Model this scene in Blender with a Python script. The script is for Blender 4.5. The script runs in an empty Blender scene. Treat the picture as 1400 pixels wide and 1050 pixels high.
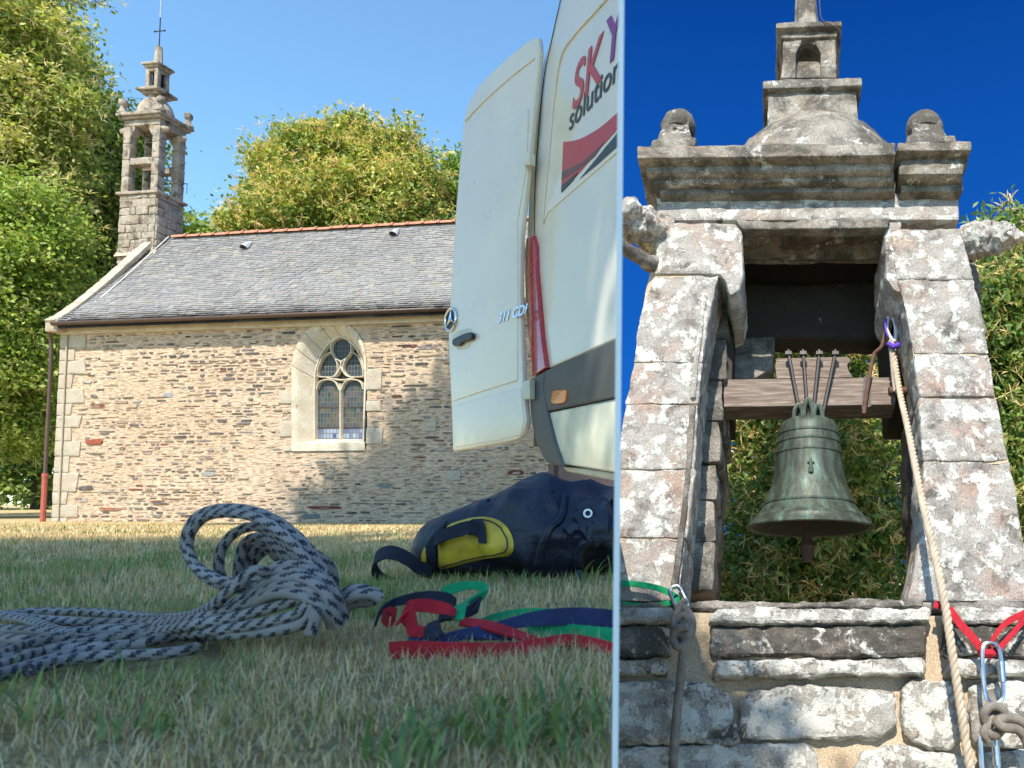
import bpy, bmesh, math, random
import numpy as np
from mathutils import Vector, Matrix, noise
from mathutils.bvhtree import BVHTree
from mathutils.geometry import tessellate_polygon
R = math.radians
SC = bpy.context.scene
COL = SC.collection
# ------------------------------------------------------------------ camera, light, exposure
CAMH = 0.13; PITCH = R(3.09); FPX = 1000.0; CX = 1000.0; CY = 636.0
cd = bpy.data.cameras.new('camera'); cam = bpy.data.objects.new('camera', cd); COL.objects.link(cam)
cam.location = (0, 0, CAMH); cam.rotation_euler = (R(90) + PITCH, 0, 0)
cd.sensor_width = 36; cd.lens = 36 * FPX / 1400; cd.shift_x = (700 - CX) / 1400; cd.shift_y = (CY - 525) / 1400
cd.clip_start = 0.02; cd.clip_end = 2000
SC.camera = cam
cd.dof.use_dof = True; cd.dof.focus_distance = 3.0; cd.dof.aperture_fstop = 16.0
SUN_EL = 56.0; SUN_AZ = 10.0
wd = bpy.data.worlds.new('World'); SC.world = wd; wd.use_nodes = True
nt = wd.node_tree; nt.nodes.clear()
sky = nt.nodes.new('ShaderNodeTexSky'); sky.sky_type = 'NISHITA'; sky.sun_disc = False
sky.sun_elevation = R(SUN_EL); sky.sun_rotation = R(180 + SUN_AZ); sky.air_density = 1.15; sky.dust_density = 0.25; sky.ozone_density = 1.6
bg = nt.nodes.new('ShaderNodeBackground'); bg.inputs['Strength'].default_value = 0.15
wo = nt.nodes.new('ShaderNodeOutputWorld'); tint = nt.nodes.new('ShaderNodeMix'); tint.data_type = 'RGBA'; tint.blend_type = 'MULTIPLY'; tint.inputs[0].default_value = 1; tint.inputs[7].default_value = (0.70, 0.93, 1.0, 1)
nt.links.new(sky.outputs[0], tint.inputs[6]); nt.links.new(tint.outputs[2], bg.inputs[0]); nt.links.new(bg.outputs[0], wo.inputs[0])
sd = bpy.data.lights.new('sun', 'SUN'); sd.energy = 4.1; sd.angle = R(0.53); sd.color = (1.0, 0.93, 0.80)
sun = bpy.data.objects.new('sun', sd); COL.objects.link(sun)
SUNV = Vector((-math.sin(R(SUN_AZ)) * math.cos(R(SUN_EL)), -math.cos(R(SUN_AZ)) * math.cos(R(SUN_EL)), math.sin(R(SUN_EL))))
sun.rotation_euler = SUNV.to_track_quat('Z', 'Y').to_euler(); sun.location = SUNV * 60
SC.view_settings.view_transform = 'Standard'; SC.view_settings.look = 'None'; SC.view_settings.gamma = 1
SC.view_settings.use_curve_mapping = False; SC.view_settings.exposure = 0.86

# ------------------------------------------------------------------ coordinate helpers
CAM = Vector((0, 0, CAMH))
def ray(px, py):
    u = (px - CX) / FPX; v = (CY - py) / FPX
    return Vector((u, math.cos(PITCH) - math.sin(PITCH) * v, math.sin(PITCH) + math.cos(PITCH) * v))
def W(px, py, Y):
    d = ray(px, py); return CAM + d * (Y / d.y)
def hit(px, py, co, no):
    d = ray(px, py); return CAM + d * ((co - CAM).dot(no) / d.dot(no))
def gz(x, y):                                   # lawn height
    t = min(max((y - 2.5) / 12.0, 0), 1); z = -0.24 * t * t * (3 - 2 * t)
    if y > 17: z -= -0.012 * min(y - 17, 30)
    return z + 0.006 * noise.noise(Vector((x * 1.3, y * 1.3, 3)))
BND = -0.156                                    # the line along which the upper lawn ends
# ------------------------------------------------------------------ object helpers
def tag(o, label=None, cat=None, group=None, kind=None):
    if label: o['label'] = label
    if cat: o['category'] = cat
    if group: o['group'] = group
    if kind: o['kind'] = kind
    return o
def empty(name, mat4=None, label=None, cat=None, group=None):
    o = bpy.data.objects.new(name, None); COL.objects.link(o); o.empty_display_size = 0.1
    if mat4 is not None: o.matrix_world = mat4
    return tag(o, label, cat, group)
MW = {}
def root(name, loc, label, cat, group=None, basis=None):
    m = Matrix.Translation(loc)
    if basis: m = m @ Matrix((basis[0], basis[1], basis[2])).transposed().to_4x4()
    o = empty(name, m, label, cat, group); MW[o.name] = m; return o
def link(name, me, mat, parent=None, kind=None):
    o = bpy.data.objects.new(name, me); COL.objects.link(o)
    if mat and not me.materials: me.materials.append(mat)
    if parent: o.parent = parent
    if kind: o['kind'] = kind
    return o
def put(name, bm, mat, parent=None, world=False, smooth=True, kind=None, base=None):
    """bm -> one mesh object.  world=True: coordinates are world, moved into the thing's frame"""
    me = bpy.data.meshes.new(name)
    if world and base is not None:
        bmesh.ops.transform(bm, matrix=MW[base.name].inverted(), verts=bm.verts)
    bmesh.ops.recalc_face_normals(bm, faces=bm.faces)
    if smooth:
        for f in bm.faces: f.smooth = True
        for e in bm.edges:
            if len(e.link_faces) == 2 and e.calc_face_angle(0) > R(38): e.smooth = False
    bm.to_mesh(me); bm.free()
    return link(name, me, mat, parent, kind)
def npmesh(name, v, f, mat, cols=None, nper=3, parent=None, kind=None):
    me = bpy.data.meshes.new(name)
    v = np.ascontiguousarray(v, np.float32); f = np.ascontiguousarray(f, np.int32)
    me.vertices.add(len(v)); me.vertices.foreach_set('co', v.ravel())
    me.loops.add(f.size); me.loops.foreach_set('vertex_index', f.ravel())
    me.polygons.add(len(f)); me.polygons.foreach_set('loop_start', np.arange(0, f.size, nper, dtype=np.int32))
    me.update(calc_edges=True)
    if cols is not None:
        a = me.color_attributes.new('Col', 'FLOAT_COLOR', 'POINT')
        c = np.ones((len(v), 4), np.float32); c[:, :3] = cols; a.data.foreach_set('color', c.ravel())
    me.materials.append(mat)
    o = bpy.data.objects.new(name, me); COL.objects.link(o)
    if parent: o.parent = parent
    if kind: o['kind'] = kind
    return o
def colour_mesh(o, c):
    me = o.data; a = me.color_attributes.new('Col', 'FLOAT_COLOR', 'POINT')
    a.data.foreach_set('color', list(c) * len(me.vertices)) if len(c) == 4 else a.data.foreach_set('color', (list(c) + [1]) * len(me.vertices))
def box(bm, x0, x1, y0, y1, z0, z1):
    vs = [bm.verts.new(p) for p in ((x0,y0,z0),(x1,y0,z0),(x1,y1,z0),(x0,y1,z0),(x0,y0,z1),(x1,y0,z1),(x1,y1,z1),(x0,y1,z1))]
    for f in ((0,3,2,1),(4,5,6,7),(0,1,5,4),(1,2,6,5),(2,3,7,6),(3,0,4,7)): bm.faces.new([vs[i] for i in f])
    return vs
def prism(bm, pts, off):
    """closed polygon of Vectors swept by the vector off"""
    a = [bm.verts.new(p) for p in pts]; b = [bm.verts.new(Vector(p) + off) for p in pts]
    n = len(a); bm.faces.new(a); bm.faces.new(b[::-1])
    for i in range(n): bm.faces.new((a[i], b[i], b[(i+1) % n], a[(i+1) % n]))
    return a + b
def bevel(bm, r, seg=2, ang=25):
    es = [e for e in bm.edges if len(e.link_faces) == 2 and e.calc_face_angle(0) > R(ang)]
    bmesh.ops.bevel(bm, geom=es, offset=r, segments=seg, affect='EDGES', clamp_overlap=True, profile=0.6)
def refine(bm, size, maxit=7):
    bmesh.ops.triangulate(bm, faces=bm.faces[:])
    for _ in range(maxit):
        es = [e for e in bm.edges if e.calc_length() > size]
        if not es: break
        bmesh.ops.subdivide_edges(bm, edges=es, cuts=1, use_grid_fill=False)
        bmesh.ops.triangulate(bm, faces=[f for f in bm.faces if len(f.verts) > 3])
def roughen(bm, amp, sc, seed=0, big=0.0):
    bmesh.ops.recalc_face_normals(bm, faces=bm.faces); bm.normal_update()
    o = Vector((seed * 7.3, seed * 3.1, seed * 5.7))
    for v in bm.verts:
        d = amp * noise.fractal(v.co * sc + o, 0.9, 2.1, 4)
        if big: d += big * noise.noise(v.co * sc * 0.25 + o)
        v.co += v.normal * d
def stone(name, pts, off, mat, parent, bev=0.02, size=0.07, amp=0.012, sc=9, seed=0, big=0.012, smooth=True):
    bm = bmesh.new(); prism(bm, pts, off); bmesh.ops.recalc_face_normals(bm, faces=bm.faces)
    bevel(bm, bev, 2); refine(bm, size); roughen(bm, amp, sc, seed, big)
    return put(name, bm, mat, parent)
def catmull(P, n=8, closed=False):
    P = [Vector(p) for p in P]; out = []
    m = len(P)
    for i in range(m if closed else m - 1):
        if closed: p0, p1, p2, p3 = P[(i-1) % m], P[i], P[(i+1) % m], P[(i+2) % m]
        else: p0, p1, p2, p3 = P[max(i-1,0)], P[i], P[i+1], P[min(i+2,m-1)]
        for k in range(n):
            t = k / n
            out.append(0.5 * ((2*p1) + (p2-p0)*t + (2*p0-5*p1+4*p2-p3)*t*t + (3*p1-p0-3*p2+p3)*t**3))
    if not closed: out.append(P[-1])
    return out
def frames(pts, closed=False):
    T = []; n = len(pts)
    for i in range(n):
        a = pts[i-1] if (i > 0 or closed) else pts[i]; b = pts[(i+1) % n] if (i < n-1 or closed) else pts[i]
        T.append((b - a).normalized())
    up = Vector((0, 0, 1)) if abs(T[0].z) < 0.9 else Vector((1, 0, 0))
    N = (up - T[0] * up.dot(T[0])).normalized(); out = []
    for t in T:
        N = N - t * N.dot(t); N.normalize(); out.append((t, N, t.cross(N)))
    return out
def tube(bm, pts, r, sides=10, closed=False, uv=None, twist=0.0, radii=None):
    fr = frames(pts, closed); rings = []; L = 0; Ls = []
    for i, (p, (t, n, b)) in enumerate(zip(pts, fr)):
        if i: L += (p - pts[i-1]).length
        Ls.append(L); rr = radii[i] if radii else r
        rings.append([bm.verts.new(p + (n * math.cos(a) + b * math.sin(a)) * rr) for a in [2*math.pi*k/sides + twist*L for k in range(sides)]])
    m = len(pts)
    for i in range(m if closed else m-1):
        j = (i+1) % m
        for k in range(sides):
            l = (k+1) % sides
            f = bm.faces.new((rings[i][k], rings[i][l], rings[j][l], rings[j][k])); f.smooth = True
            if uv:
                Lj = Ls[j] if j else Ls[i]
                for lp, (uu, vv) in zip(f.loops, ((k/sides, Ls[i]), ((k+1)/sides, Ls[i]), ((k+1)/sides, Lj), (k/sides, Lj))): lp[uv].uv = (uu, vv)
    if not closed:
        bm.faces.new(rings[0][::-1]); bm.faces.new(rings[-1])
def ribbon(bm, pts, wv, thick=0.002):
    """flat webbing: pts centre line, wv list of width vectors (full width)"""
    fr = frames(pts); rings = []
    for p, w, (t, n, b) in zip(pts, wv, fr):
        o = t.cross(w).normalized() * thick / 2; h = w / 2
        rings.append([bm.verts.new(p + q) for q in (h*0.96+o, -h*0.96+o, -h, -h*0.96-o, h*0.96-o, h)])
    for i in range(len(rings)-1):
        for k in range(6):
            l = (k+1) % 6; bm.faces.new((rings[i][k], rings[i][l], rings[i+1][l], rings[i+1][k]))
    bm.faces.new(rings[0][::-1]); bm.faces.new(rings[-1])
def lathe(bm, prof, c, ax=Vector((0,0,1)), n=32, e1=None):
    """prof (r,h) pairs about the axis"""
    e1 = e1 or (Vector((1,0,0)) - ax * ax.x).normalized(); e2 = ax.cross(e1); rings = []
    for r, h in prof:
        rings.append([bm.verts.new(c + ax*h + (e1*math.cos(2*math.pi*k/n) + e2*math.sin(2*math.pi*k/n)) * max(r, 1e-4)) for k in range(n)])
    for i in range(len(prof)-1):
        for k in range(n):
            l = (k+1) % n; f = bm.faces.new((rings[i][k], rings[i][l], rings[i+1][l], rings[i+1][k])); f.smooth = True
    bm.faces.new(rings[0][::-1]); bm.faces.new(rings[-1])
def clip(bm, co, no):
    g = bm.verts[:] + bm.edges[:] + bm.faces[:]
    r = bmesh.ops.bisect_plane(bm, geom=g, plane_co=co, plane_no=no, clear_outer=True)
    es = [e for e in r['geom_cut'] if isinstance(e, bmesh.types.BMEdge)]
    try: bmesh.ops.holes_fill(bm, edges=es, sides=0)
    except Exception: pass
def copy_of(o, parent=None, loc=None):
    c = o.copy(); COL.objects.link(c)
    if parent: c.parent = parent
    if loc is not None: c.location = loc
    for ch in list(o.children): copy_of(ch, c)
    return c

# ------------------------------------------------------------------ materials
class G:
    def __init__(s, name):
        s.m = bpy.data.materials.new(name); s.m.use_nodes = True; s.t = s.m.node_tree; s.n = s.t.nodes; s.n.clear()
        s.out = s.n.new('ShaderNodeOutputMaterial'); s.b = s.n.new('ShaderNodeBsdfPrincipled'); s.t.links.new(s.b.outputs[0], s.out.inputs[0])
    def L(s, a, b): s.t.links.new(a, b)
    def set(s, **k):
        for a, v in k.items():
            i = s.b.inputs[a.replace('_', ' ')]
            if hasattr(v, 'node'): s.L(v, i)
            else: i.default_value = (*v, 1) if isinstance(v, tuple) and len(v) == 3 else v
        return s
    def co(s, kind='Object', sc=(1,1,1)):
        c = s.n.new('ShaderNodeTexCoord'); mp = s.n.new('ShaderNodeMapping'); mp.inputs['Scale'].default_value = sc
        s.L(c.outputs[kind], mp.inputs[0]); return mp.outputs[0]
    def noise(s, v, sc, det=4, ro=0.55, dist=0.0, out=0):
        x = s.n.new('ShaderNodeTexNoise'); s.L(v, x.inputs['Vector']); x.inputs['Scale'].default_value = sc
        x.inputs['Detail'].default_value = det; x.inputs['Roughness'].default_value = ro; x.inputs['Distortion'].default_value = dist
        return x.outputs[out]
    def vor(s, v, sc, feat='F1', out='Distance'):
        x = s.n.new('ShaderNodeTexVoronoi'); s.L(v, x.inputs['Vector']); x.inputs['Scale'].default_value = sc; x.feature = feat
        return x.outputs[out]
    def ramp(s, f, stops, mode='LINEAR'):
        r = s.n.new('ShaderNodeValToRGB'); e = r.color_ramp.elements; r.color_ramp.interpolation = mode
        while len(e) < len(stops): e.new(0.5)
        for el, (p, c) in zip(e, stops):
            el.position = p; el.color = (c, c, c, 1) if not isinstance(c, tuple) else (*c, 1)
        s.L(f, r.inputs[0]); return r.outputs[0]
    def mix(s, f, a, b, bt='MIX'):
        x = s.n.new('ShaderNodeMix'); x.data_type = 'RGBA'; x.blend_type = bt
        for v, i in ((f, x.inputs[0]), (a, x.inputs[6]), (b, x.inputs[7])):
            if hasattr(v, 'node'): s.L(v, i)
            else: i.default_value = (*v, 1) if isinstance(v, tuple) else v
        return x.outputs[2]
    def math(s, op, a, b=0.0, c=None):
        x = s.n.new('ShaderNodeMath'); x.operation = op
        for k, v in enumerate((a, b) if c is None else (a, b, c)):
            if hasattr(v, 'node'): s.L(v, x.inputs[k])
            else: x.inputs[k].default_value = v
        return x.outputs[0]
    def attr(s, name='Col'):
        x = s.n.new('ShaderNodeAttribute'); x.attribute_name = name; return x.outputs[0]
    def bump(s, h, st=0.5, d=0.01, prev=None):
        x = s.n.new('ShaderNodeBump'); x.inputs['Strength'].default_value = st; x.inputs['Distance'].default_value = d
        s.L(h, x.inputs['Height'])
        if prev: s.L(prev, x.inputs['Normal'])
        s.L(x.outputs[0], s.b.inputs['Normal']); return x.outputs[0]
def plain(name, c, rough=0.6, metal=0.0, var=0.25, sc=8, bump=0.0, bs=60, coat=0.0):
    g = G(name); v = g.co(); n = g.noise(v, sc, 5)
    k = g.ramp(n, [(0.25, 1 - var), (0.75, 1 + var * 0.6)])
    g.set(Base_Color=g.mix(1.0, c, k, 'MULTIPLY'), Metallic=metal, Roughness=g.ramp(n, [(0.2, max(rough - 0.1, 0.02)), (0.8, min(rough + 0.12, 1))]))
    if coat: g.set(Coat_Weight=coat)
    if bump: g.bump(g.noise(v, bs, 4), bump, 0.004)
    return g.m
def granite(name, c1, c2, lich=0.5, dark=0.35, sc=1.0, warm=(0.40, 0.27, 0.21), bd=0.012, lc=(0.62, 0.60, 0.55)):
    g = G(name); v = g.co()
    base = g.mix(g.ramp(g.noise(v, 3.2*sc, 5), [(0.35, 0.0), (0.65, 1.0)]), c1, c2)
    base = g.mix(g.ramp(g.noise(v, 1.9*sc, 3), [(0.48, 0.0), (0.66, 0.75)]), base, warm)
    sp = g.noise(v, 85*sc, 5, 0.75)
    base = g.mix(1.0, base, g.ramp(sp, [(0.32, 0.35), (0.5, 0.95), (0.68, 1.55)]), 'MULTIPLY')
    dm = g.ramp(g.noise(v, 2.6*sc, 8, 0.7, 0.4), [(0.62 - dark*0.28, 0.0), (0.74 - dark*0.25, 1.0)])
    base = g.mix(g.math('MULTIPLY', dm, 0.8), base, (0.055, 0.05, 0.045))
    ln = g.math('ADD', g.math('MULTIPLY', g.noise(v, 4.8*sc, 9, 0.68, 0.3), 0.80), g.math('MULTIPLY', g.noise(v, 34*sc, 5, 0.7), 0.20))
    lm = g.ramp(ln, [(0.64 - lich*0.20, 0.0), (0.68 - lich*0.20, 1.0)])
    lm2 = g.ramp(g.noise(v, 22*sc, 6, 0.7), [(0.60, 0.0), (0.64, 0.8)])
    lm = g.math('MAXIMUM', lm, g.math('MULTIPLY', lm2, min(1.0, lich * 1.6)))
    lcol = g.mix(g.ramp(g.noise(v, 50*sc, 5, 0.8), [(0.35, 0.0), (0.6, 1.0)]), tuple(x * 0.6 for x in lc), lc)
    g.set(Base_Color=g.mix(g.math('MULTIPLY', lm, 0.9), base, lcol), Roughness=0.95, Specular_IOR_Level=0.15)
    b1 = g.bump(g.noise(v, 14*sc, 8, 0.7), 0.8, bd * 2)
    g.bump(g.math('ADD', g.math('MULTIPLY', sp, 0.7), g.math('MULTIPLY', lm, 0.5)), 0.9, bd * 0.7, b1)
    return g.m
def attr_stone(name, sc=1.0, bd=0.006, rough=0.9):
    g = G(name); v = g.co(); a = g.attr()
    n = g.noise(v, 30*sc, 6, 0.7)
    c = g.mix(1.0, a, g.ramp(n, [(0.3, 0.55), (0.7, 1.35)]), 'MULTIPLY')
    c = g.mix(g.ramp(g.noise(v, 7*sc, 6, 0.7), [(0.55, 0.0), (0.7, 0.55)]), c, (0.42, 0.35, 0.25))
    g.set(Base_Color=c, Roughness=rough, Specular_IOR_Level=0.2); g.bump(n, 0.8, bd); return g.m

M = {}
M['granite'] = granite('granite_lichened', (0.31, 0.28, 0.255), (0.40, 0.37, 0.345), 0.70, 0.36, 1.15, lc=(0.66, 0.65, 0.60))
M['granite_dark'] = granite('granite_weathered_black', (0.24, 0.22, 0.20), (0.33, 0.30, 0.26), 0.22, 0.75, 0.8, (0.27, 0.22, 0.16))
M['granite_sill'] = granite('granite_hollow_shade', (0.16, 0.145, 0.13), (0.26, 0.24, 0.22), 0.45, 0.95, 0.8, (0.25, 0.2, 0.14))  # darkened granite, the sill hollow's shadow painted into it
M['granite_top'] = granite('granite_grey', (0.25, 0.225, 0.19), (0.36, 0.33, 0.29), 0.38, 0.70, 0.9, (0.30, 0.24, 0.18))
M['granite_far'] = granite('granite_tower', (0.46, 0.39, 0.31), (0.58, 0.50, 0.41), 0.40, 0.42, 1.6, (0.38, 0.30, 0.22), 0.02)
M['chamber_shade'] = granite('shade_dark_stone', (0.045, 0.04, 0.033), (0.07, 0.06, 0.045), 0.0, 0.9, 0.8, (0.05, 0.05, 0.025))  # near-black stone, the belfry chamber's deep shade put into the colour
M['granite_wall'] = granite('granite_wall', (0.31, 0.29, 0.265), (0.42, 0.40, 0.37), 0.86, 0.45, 1.3, (0.34, 0.27, 0.21), lc=(0.68, 0.67, 0.62))
M['sandy_mortar'] = granite('sandy_mortar', (0.50, 0.39, 0.27), (0.56, 0.45, 0.33), 0.1, 0.05, 1.5, (0.47, 0.35, 0.24), 0.01)
def wall_mortar():
    g = G('lime_mortar'); v = g.co(); vs = g.co('Object', (1.0, 1.0, 4.5))
    big = g.noise(v, 0.7, 4)
    c = g.mix(g.ramp(big, [(0.35, 0.0), (0.65, 1.0)]), (0.56, 0.415, 0.29), (0.63, 0.485, 0.355))
    c = g.mix(1.0, c, g.ramp(g.noise(v, 40, 5, 0.7), [(0.3, 0.8), (0.7, 1.15)]), 'MULTIPLY')
    cr = g.noise(vs, 6.5, 6, 0.62, 0.2)
    m = g.ramp(cr, [(0.33, 1.0), (0.41, 0.0)])
    c = g.mix(g.math('MULTIPLY', m, 0.7), c, (0.20, 0.16, 0.13))
    c = g.mix(g.ramp(g.noise(vs, 3.1, 5, 0.7), [(0.56, 0.0), (0.66, 0.45)]), c, (0.40, 0.33, 0.26))
    g.set(Base_Color=c, Roughness=0.95, Specular_IOR_Level=0.1)
    b1 = g.bump(g.ramp(cr, [(0.3, 0.0), (0.5, 1.0)]), 0.8, 0.03); g.bump(g.noise(v, 26, 6, 0.7), 0.6, 0.012, b1)
    return g.m
M['mortar'] = wall_mortar()
M['schist'] = attr_stone('schist', 1.0, 0.012)
def slate():
    g = G('slate'); v = g.co(); a = g.attr()
    c = g.mix(1.0, a, g.ramp(g.noise(v, 9, 6, 0.7), [(0.3, 0.75), (0.7, 1.2)]), 'MULTIPLY')
    c = g.mix(g.ramp(g.noise(v, 0.8, 6, 0.7), [(0.5, 0.0), (0.75, 0.35)]), c, (0.25, 0.23, 0.19))
    g.set(Base_Color=c, Roughness=0.62, Specular_IOR_Level=0.4); g.bump(g.noise(v, 40, 3), 0.3, 0.004); return g.m
M['slate'] = slate()
M['terracotta'] = plain('ridge_terracotta', (0.42, 0.19, 0.12), 0.9, 0, 0.5, 5, 0.5)
M['ashlar'] = granite('pale_ashlar', (0.60, 0.52, 0.40), (0.68, 0.61, 0.50), 0.15, 0.02, 1.5, (0.56, 0.46, 0.33), 0.008)
M['quoin'] = granite('grey_quoin', (0.48, 0.42, 0.33), (0.55, 0.48, 0.38), 0.3, 0.05, 1.5, (0.5, 0.4, 0.3), 0.012)
M['zinc'] = plain('zinc_flashing', (0.55, 0.56, 0.57), 0.45, 0.3)
M['gutter'] = plain('brown_gutter', (0.10, 0.06, 0.045), 0.5)
M['red_pipe'] = plain('red_iron_pipe', (0.42, 0.10, 0.07), 0.6)
M['black_gap'] = plain('dark_cavity', (0.02, 0.018, 0.016), 0.95)
M['iron'] = plain('rusty_iron', (0.13, 0.065, 0.045), 0.75, 0.3, 0.5, 12, 0.4)
M['dark_iron'] = plain('dark_iron', (0.05, 0.045, 0.045), 0.55, 0.6)
M['white_paint'] = plain('white_van_paint', (0.72, 0.66, 0.54), 0.30, 0.0, 0.10, 2.2, 0, 60, 0.6)
M['dirty_paint'] = plain('dusty_white_paint', (0.62, 0.60, 0.46), 0.45, 0.0, 0.35, 6, 0.1, 60, 0.2)
M['seam'] = plain('rubber_seam', (0.02, 0.02, 0.02), 0.7)
M['cladding'] = plain('grey_plastic', (0.075, 0.075, 0.07), 0.55, 0, 0.15, 20, 0.25, 200)
M['chrome'] = plain('chrome', (0.75, 0.75, 0.75), 0.15, 1.0, 0.05)
M['steel'] = plain('carabiner_steel', (0.62, 0.64, 0.66), 0.25, 1.0, 0.1)
M['black_plastic'] = plain('black_plastic', (0.015, 0.015, 0.016), 0.4)
M['orange_lens'] = plain('orange_lens', (0.75, 0.22, 0.03), 0.2, 0, 0.3, 60)
def lens_red():
    g = G('red_lens'); v = g.co(); n = g.vor(v, 60)
    g.set(Base_Color=g.mix(g.ramp(n, [(0.1, 0.0), (0.6, 1.0)]), (0.60, 0.02, 0.02), (0.34, 0.01, 0.015)), Roughness=0.12, Coat_Weight=0.8); return g.m
M['red_lens'] = lens_red()
M['decal_red'] = plain('decal_red', (0.50, 0.045, 0.035), 0.35, 0, 0.1)
M['decal_purple'] = plain('decal_purple', (0.22, 0.03, 0.20), 0.35, 0, 0.1)
M['decal_brown'] = plain('decal_brown', (0.16, 0.045, 0.03), 0.35, 0, 0.1)
M['decal_black'] = plain('decal_black', (0.04, 0.04, 0.04), 0.4, 0, 0.1)
def glass_leaded(cols, name):
    g = G(name); v = g.co()
    sx = g.n.new('ShaderNodeSeparateXYZ'); g.L(v, sx.inputs[0])
    def lines(o, per, w):
        t = g.math('FRACT', g.math('DIVIDE', o, per)); return g.math('LESS_THAN', t, w)
    ln = g.math('MAXIMUM', lines(sx.outputs[0], 0.075, 0.18), lines(sx.outputs[2], 0.11, 0.13))
    cell = g.n.new('ShaderNodeCombineXYZ')
    g.L(g.math('FLOOR', g.math('DIVIDE', sx.outputs[0], 0.075)), cell.inputs[0]); g.L(g.math('FLOOR', g.math('DIVIDE', sx.outputs[2], 0.11)), cell.inputs[2])
    wn = g.n.new('ShaderNodeTexWhiteNoise'); g.L(cell.outputs[0], wn.inputs[0])
    c = g.ramp(wn.outputs[0], cols)
    g.set(Base_Color=g.mix(ln, c, (0.13, 0.125, 0.12)), Roughness=g.math('ADD', g.math('MULTIPLY', ln, 0.4), 0.35), Specular_IOR_Level=0.25)
    g.bump(ln, 0.6, 0.006); return g.m
M['glass'] = glass_leaded([(0.0, (0.03, 0.05, 0.06)), (0.3, (0.05, 0.08, 0.06)), (0.55, (0.11, 0.09, 0.05)), (0.8, (0.04, 0.06, 0.08)), (1.0, (0.13, 0.10, 0.09))], 'leaded_glass')
M['glass_dark'] = glass_leaded([(0.0, (0.02, 0.035, 0.04)), (0.5, (0.035, 0.05, 0.05)), (1.0, (0.05, 0.05, 0.06))], 'leaded_glass_dark')
M['glass_blue'] = glass_leaded([(0.0, (0.10, 0.14, 0.22)), (0.5, (0.30, 0.34, 0.42)), (1.0, (0.06, 0.08, 0.2))], 'leaded_glass_blue')
def bronze():
    g = G('bronze_patina'); v = g.co(); vs = g.co('Object', (3, 3, 0.7))
    n = g.noise(vs, 3.5, 8, 0.65, 0.5)
    c = g.ramp(n, [(0.30, (0.025, 0.024, 0.018)), (0.47, (0.055, 0.065, 0.048)), (0.60, (0.085, 0.125, 0.095)), (0.78, (0.20, 0.29, 0.24))])
    c = g.mix(1.0, c, g.ramp(g.noise(v, 60, 5, 0.7), [(0.3, 0.7), (0.7, 1.25)]), 'MULTIPLY')
    g.set(Base_Color=c, Metallic=0.25, Roughness=0.55); g.bump(g.noise(v, 40, 5, 0.7), 0.4, 0.008); return g.m
M['bronze'] = bronze()
M['bell_dark'] = plain('bell_inside_shade', (0.035, 0.04, 0.032), 0.85, 0.0, 0.4, 8)  # dark colour of the lining paints the shade inside the bell
def wood():
    g = G('weathered_oak'); v = g.co('Object', (0.6, 6, 9)); n = g.noise(v, 5, 8, 0.65, 0.6)
    c = g.ramp(n, [(0.25, (0.06, 0.035, 0.028)), (0.5, (0.17, 0.125, 0.10)), (0.72, (0.36, 0.30, 0.26))])
    g.set(Base_Color=c, Roughness=0.8); g.bump(n, 0.7, 0.012); return g.m
M['wood'] = wood()
def leaf_mat(name, tr=0.35):
    g = G(name); a = g.attr(); g.set(Base_Color=a, Roughness=0.5, Specular_IOR_Level=0.35)
    t = g.n.new('ShaderNodeBsdfTranslucent'); g.L(g.mix(1.0, a, (1.25, 1.3, 0.7), 'MULTIPLY'), t.inputs[0])
    ms = g.n.new('ShaderNodeMixShader'); ms.inputs[0].default_value = tr
    g.L(g.b.outputs[0], ms.inputs[1]); g.L(t.outputs[0], ms.inputs[2]); g.L(ms.outputs[0], g.out.inputs[0]); return g.m
M['leaf'] = leaf_mat('leaf'); M['grassblade'] = leaf_mat('grass_blade', 0.3)
M['bark'] = plain('bark', (0.12, 0.09, 0.065), 0.95, 0, 0.5, 6, 0.8, 14)
def lawn():
    g = G('dry_lawn'); v = g.co('Object')
    n = g.noise(v, 0.9, 6, 0.65); f = g.noise(v, 60, 6, 0.75)
    c = g.ramp(n, [(0.36, (0.30, 0.25, 0.12)), (0.43, (0.50, 0.38, 0.19)), (0.60, (0.62, 0.47, 0.25)), (0.75, (0.52, 0.36, 0.19))])
    c = g.mix(1.0, c, g.ramp(f, [(0.3, 0.45), (0.7, 1.35)]), 'MULTIPLY')
    g.set(Base_Color=c, Roughness=1.0, Specular_IOR_Level=0.05); g.bump(f, 1.0, 0.02); return g.m
M['lawn'] = lawn()
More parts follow.
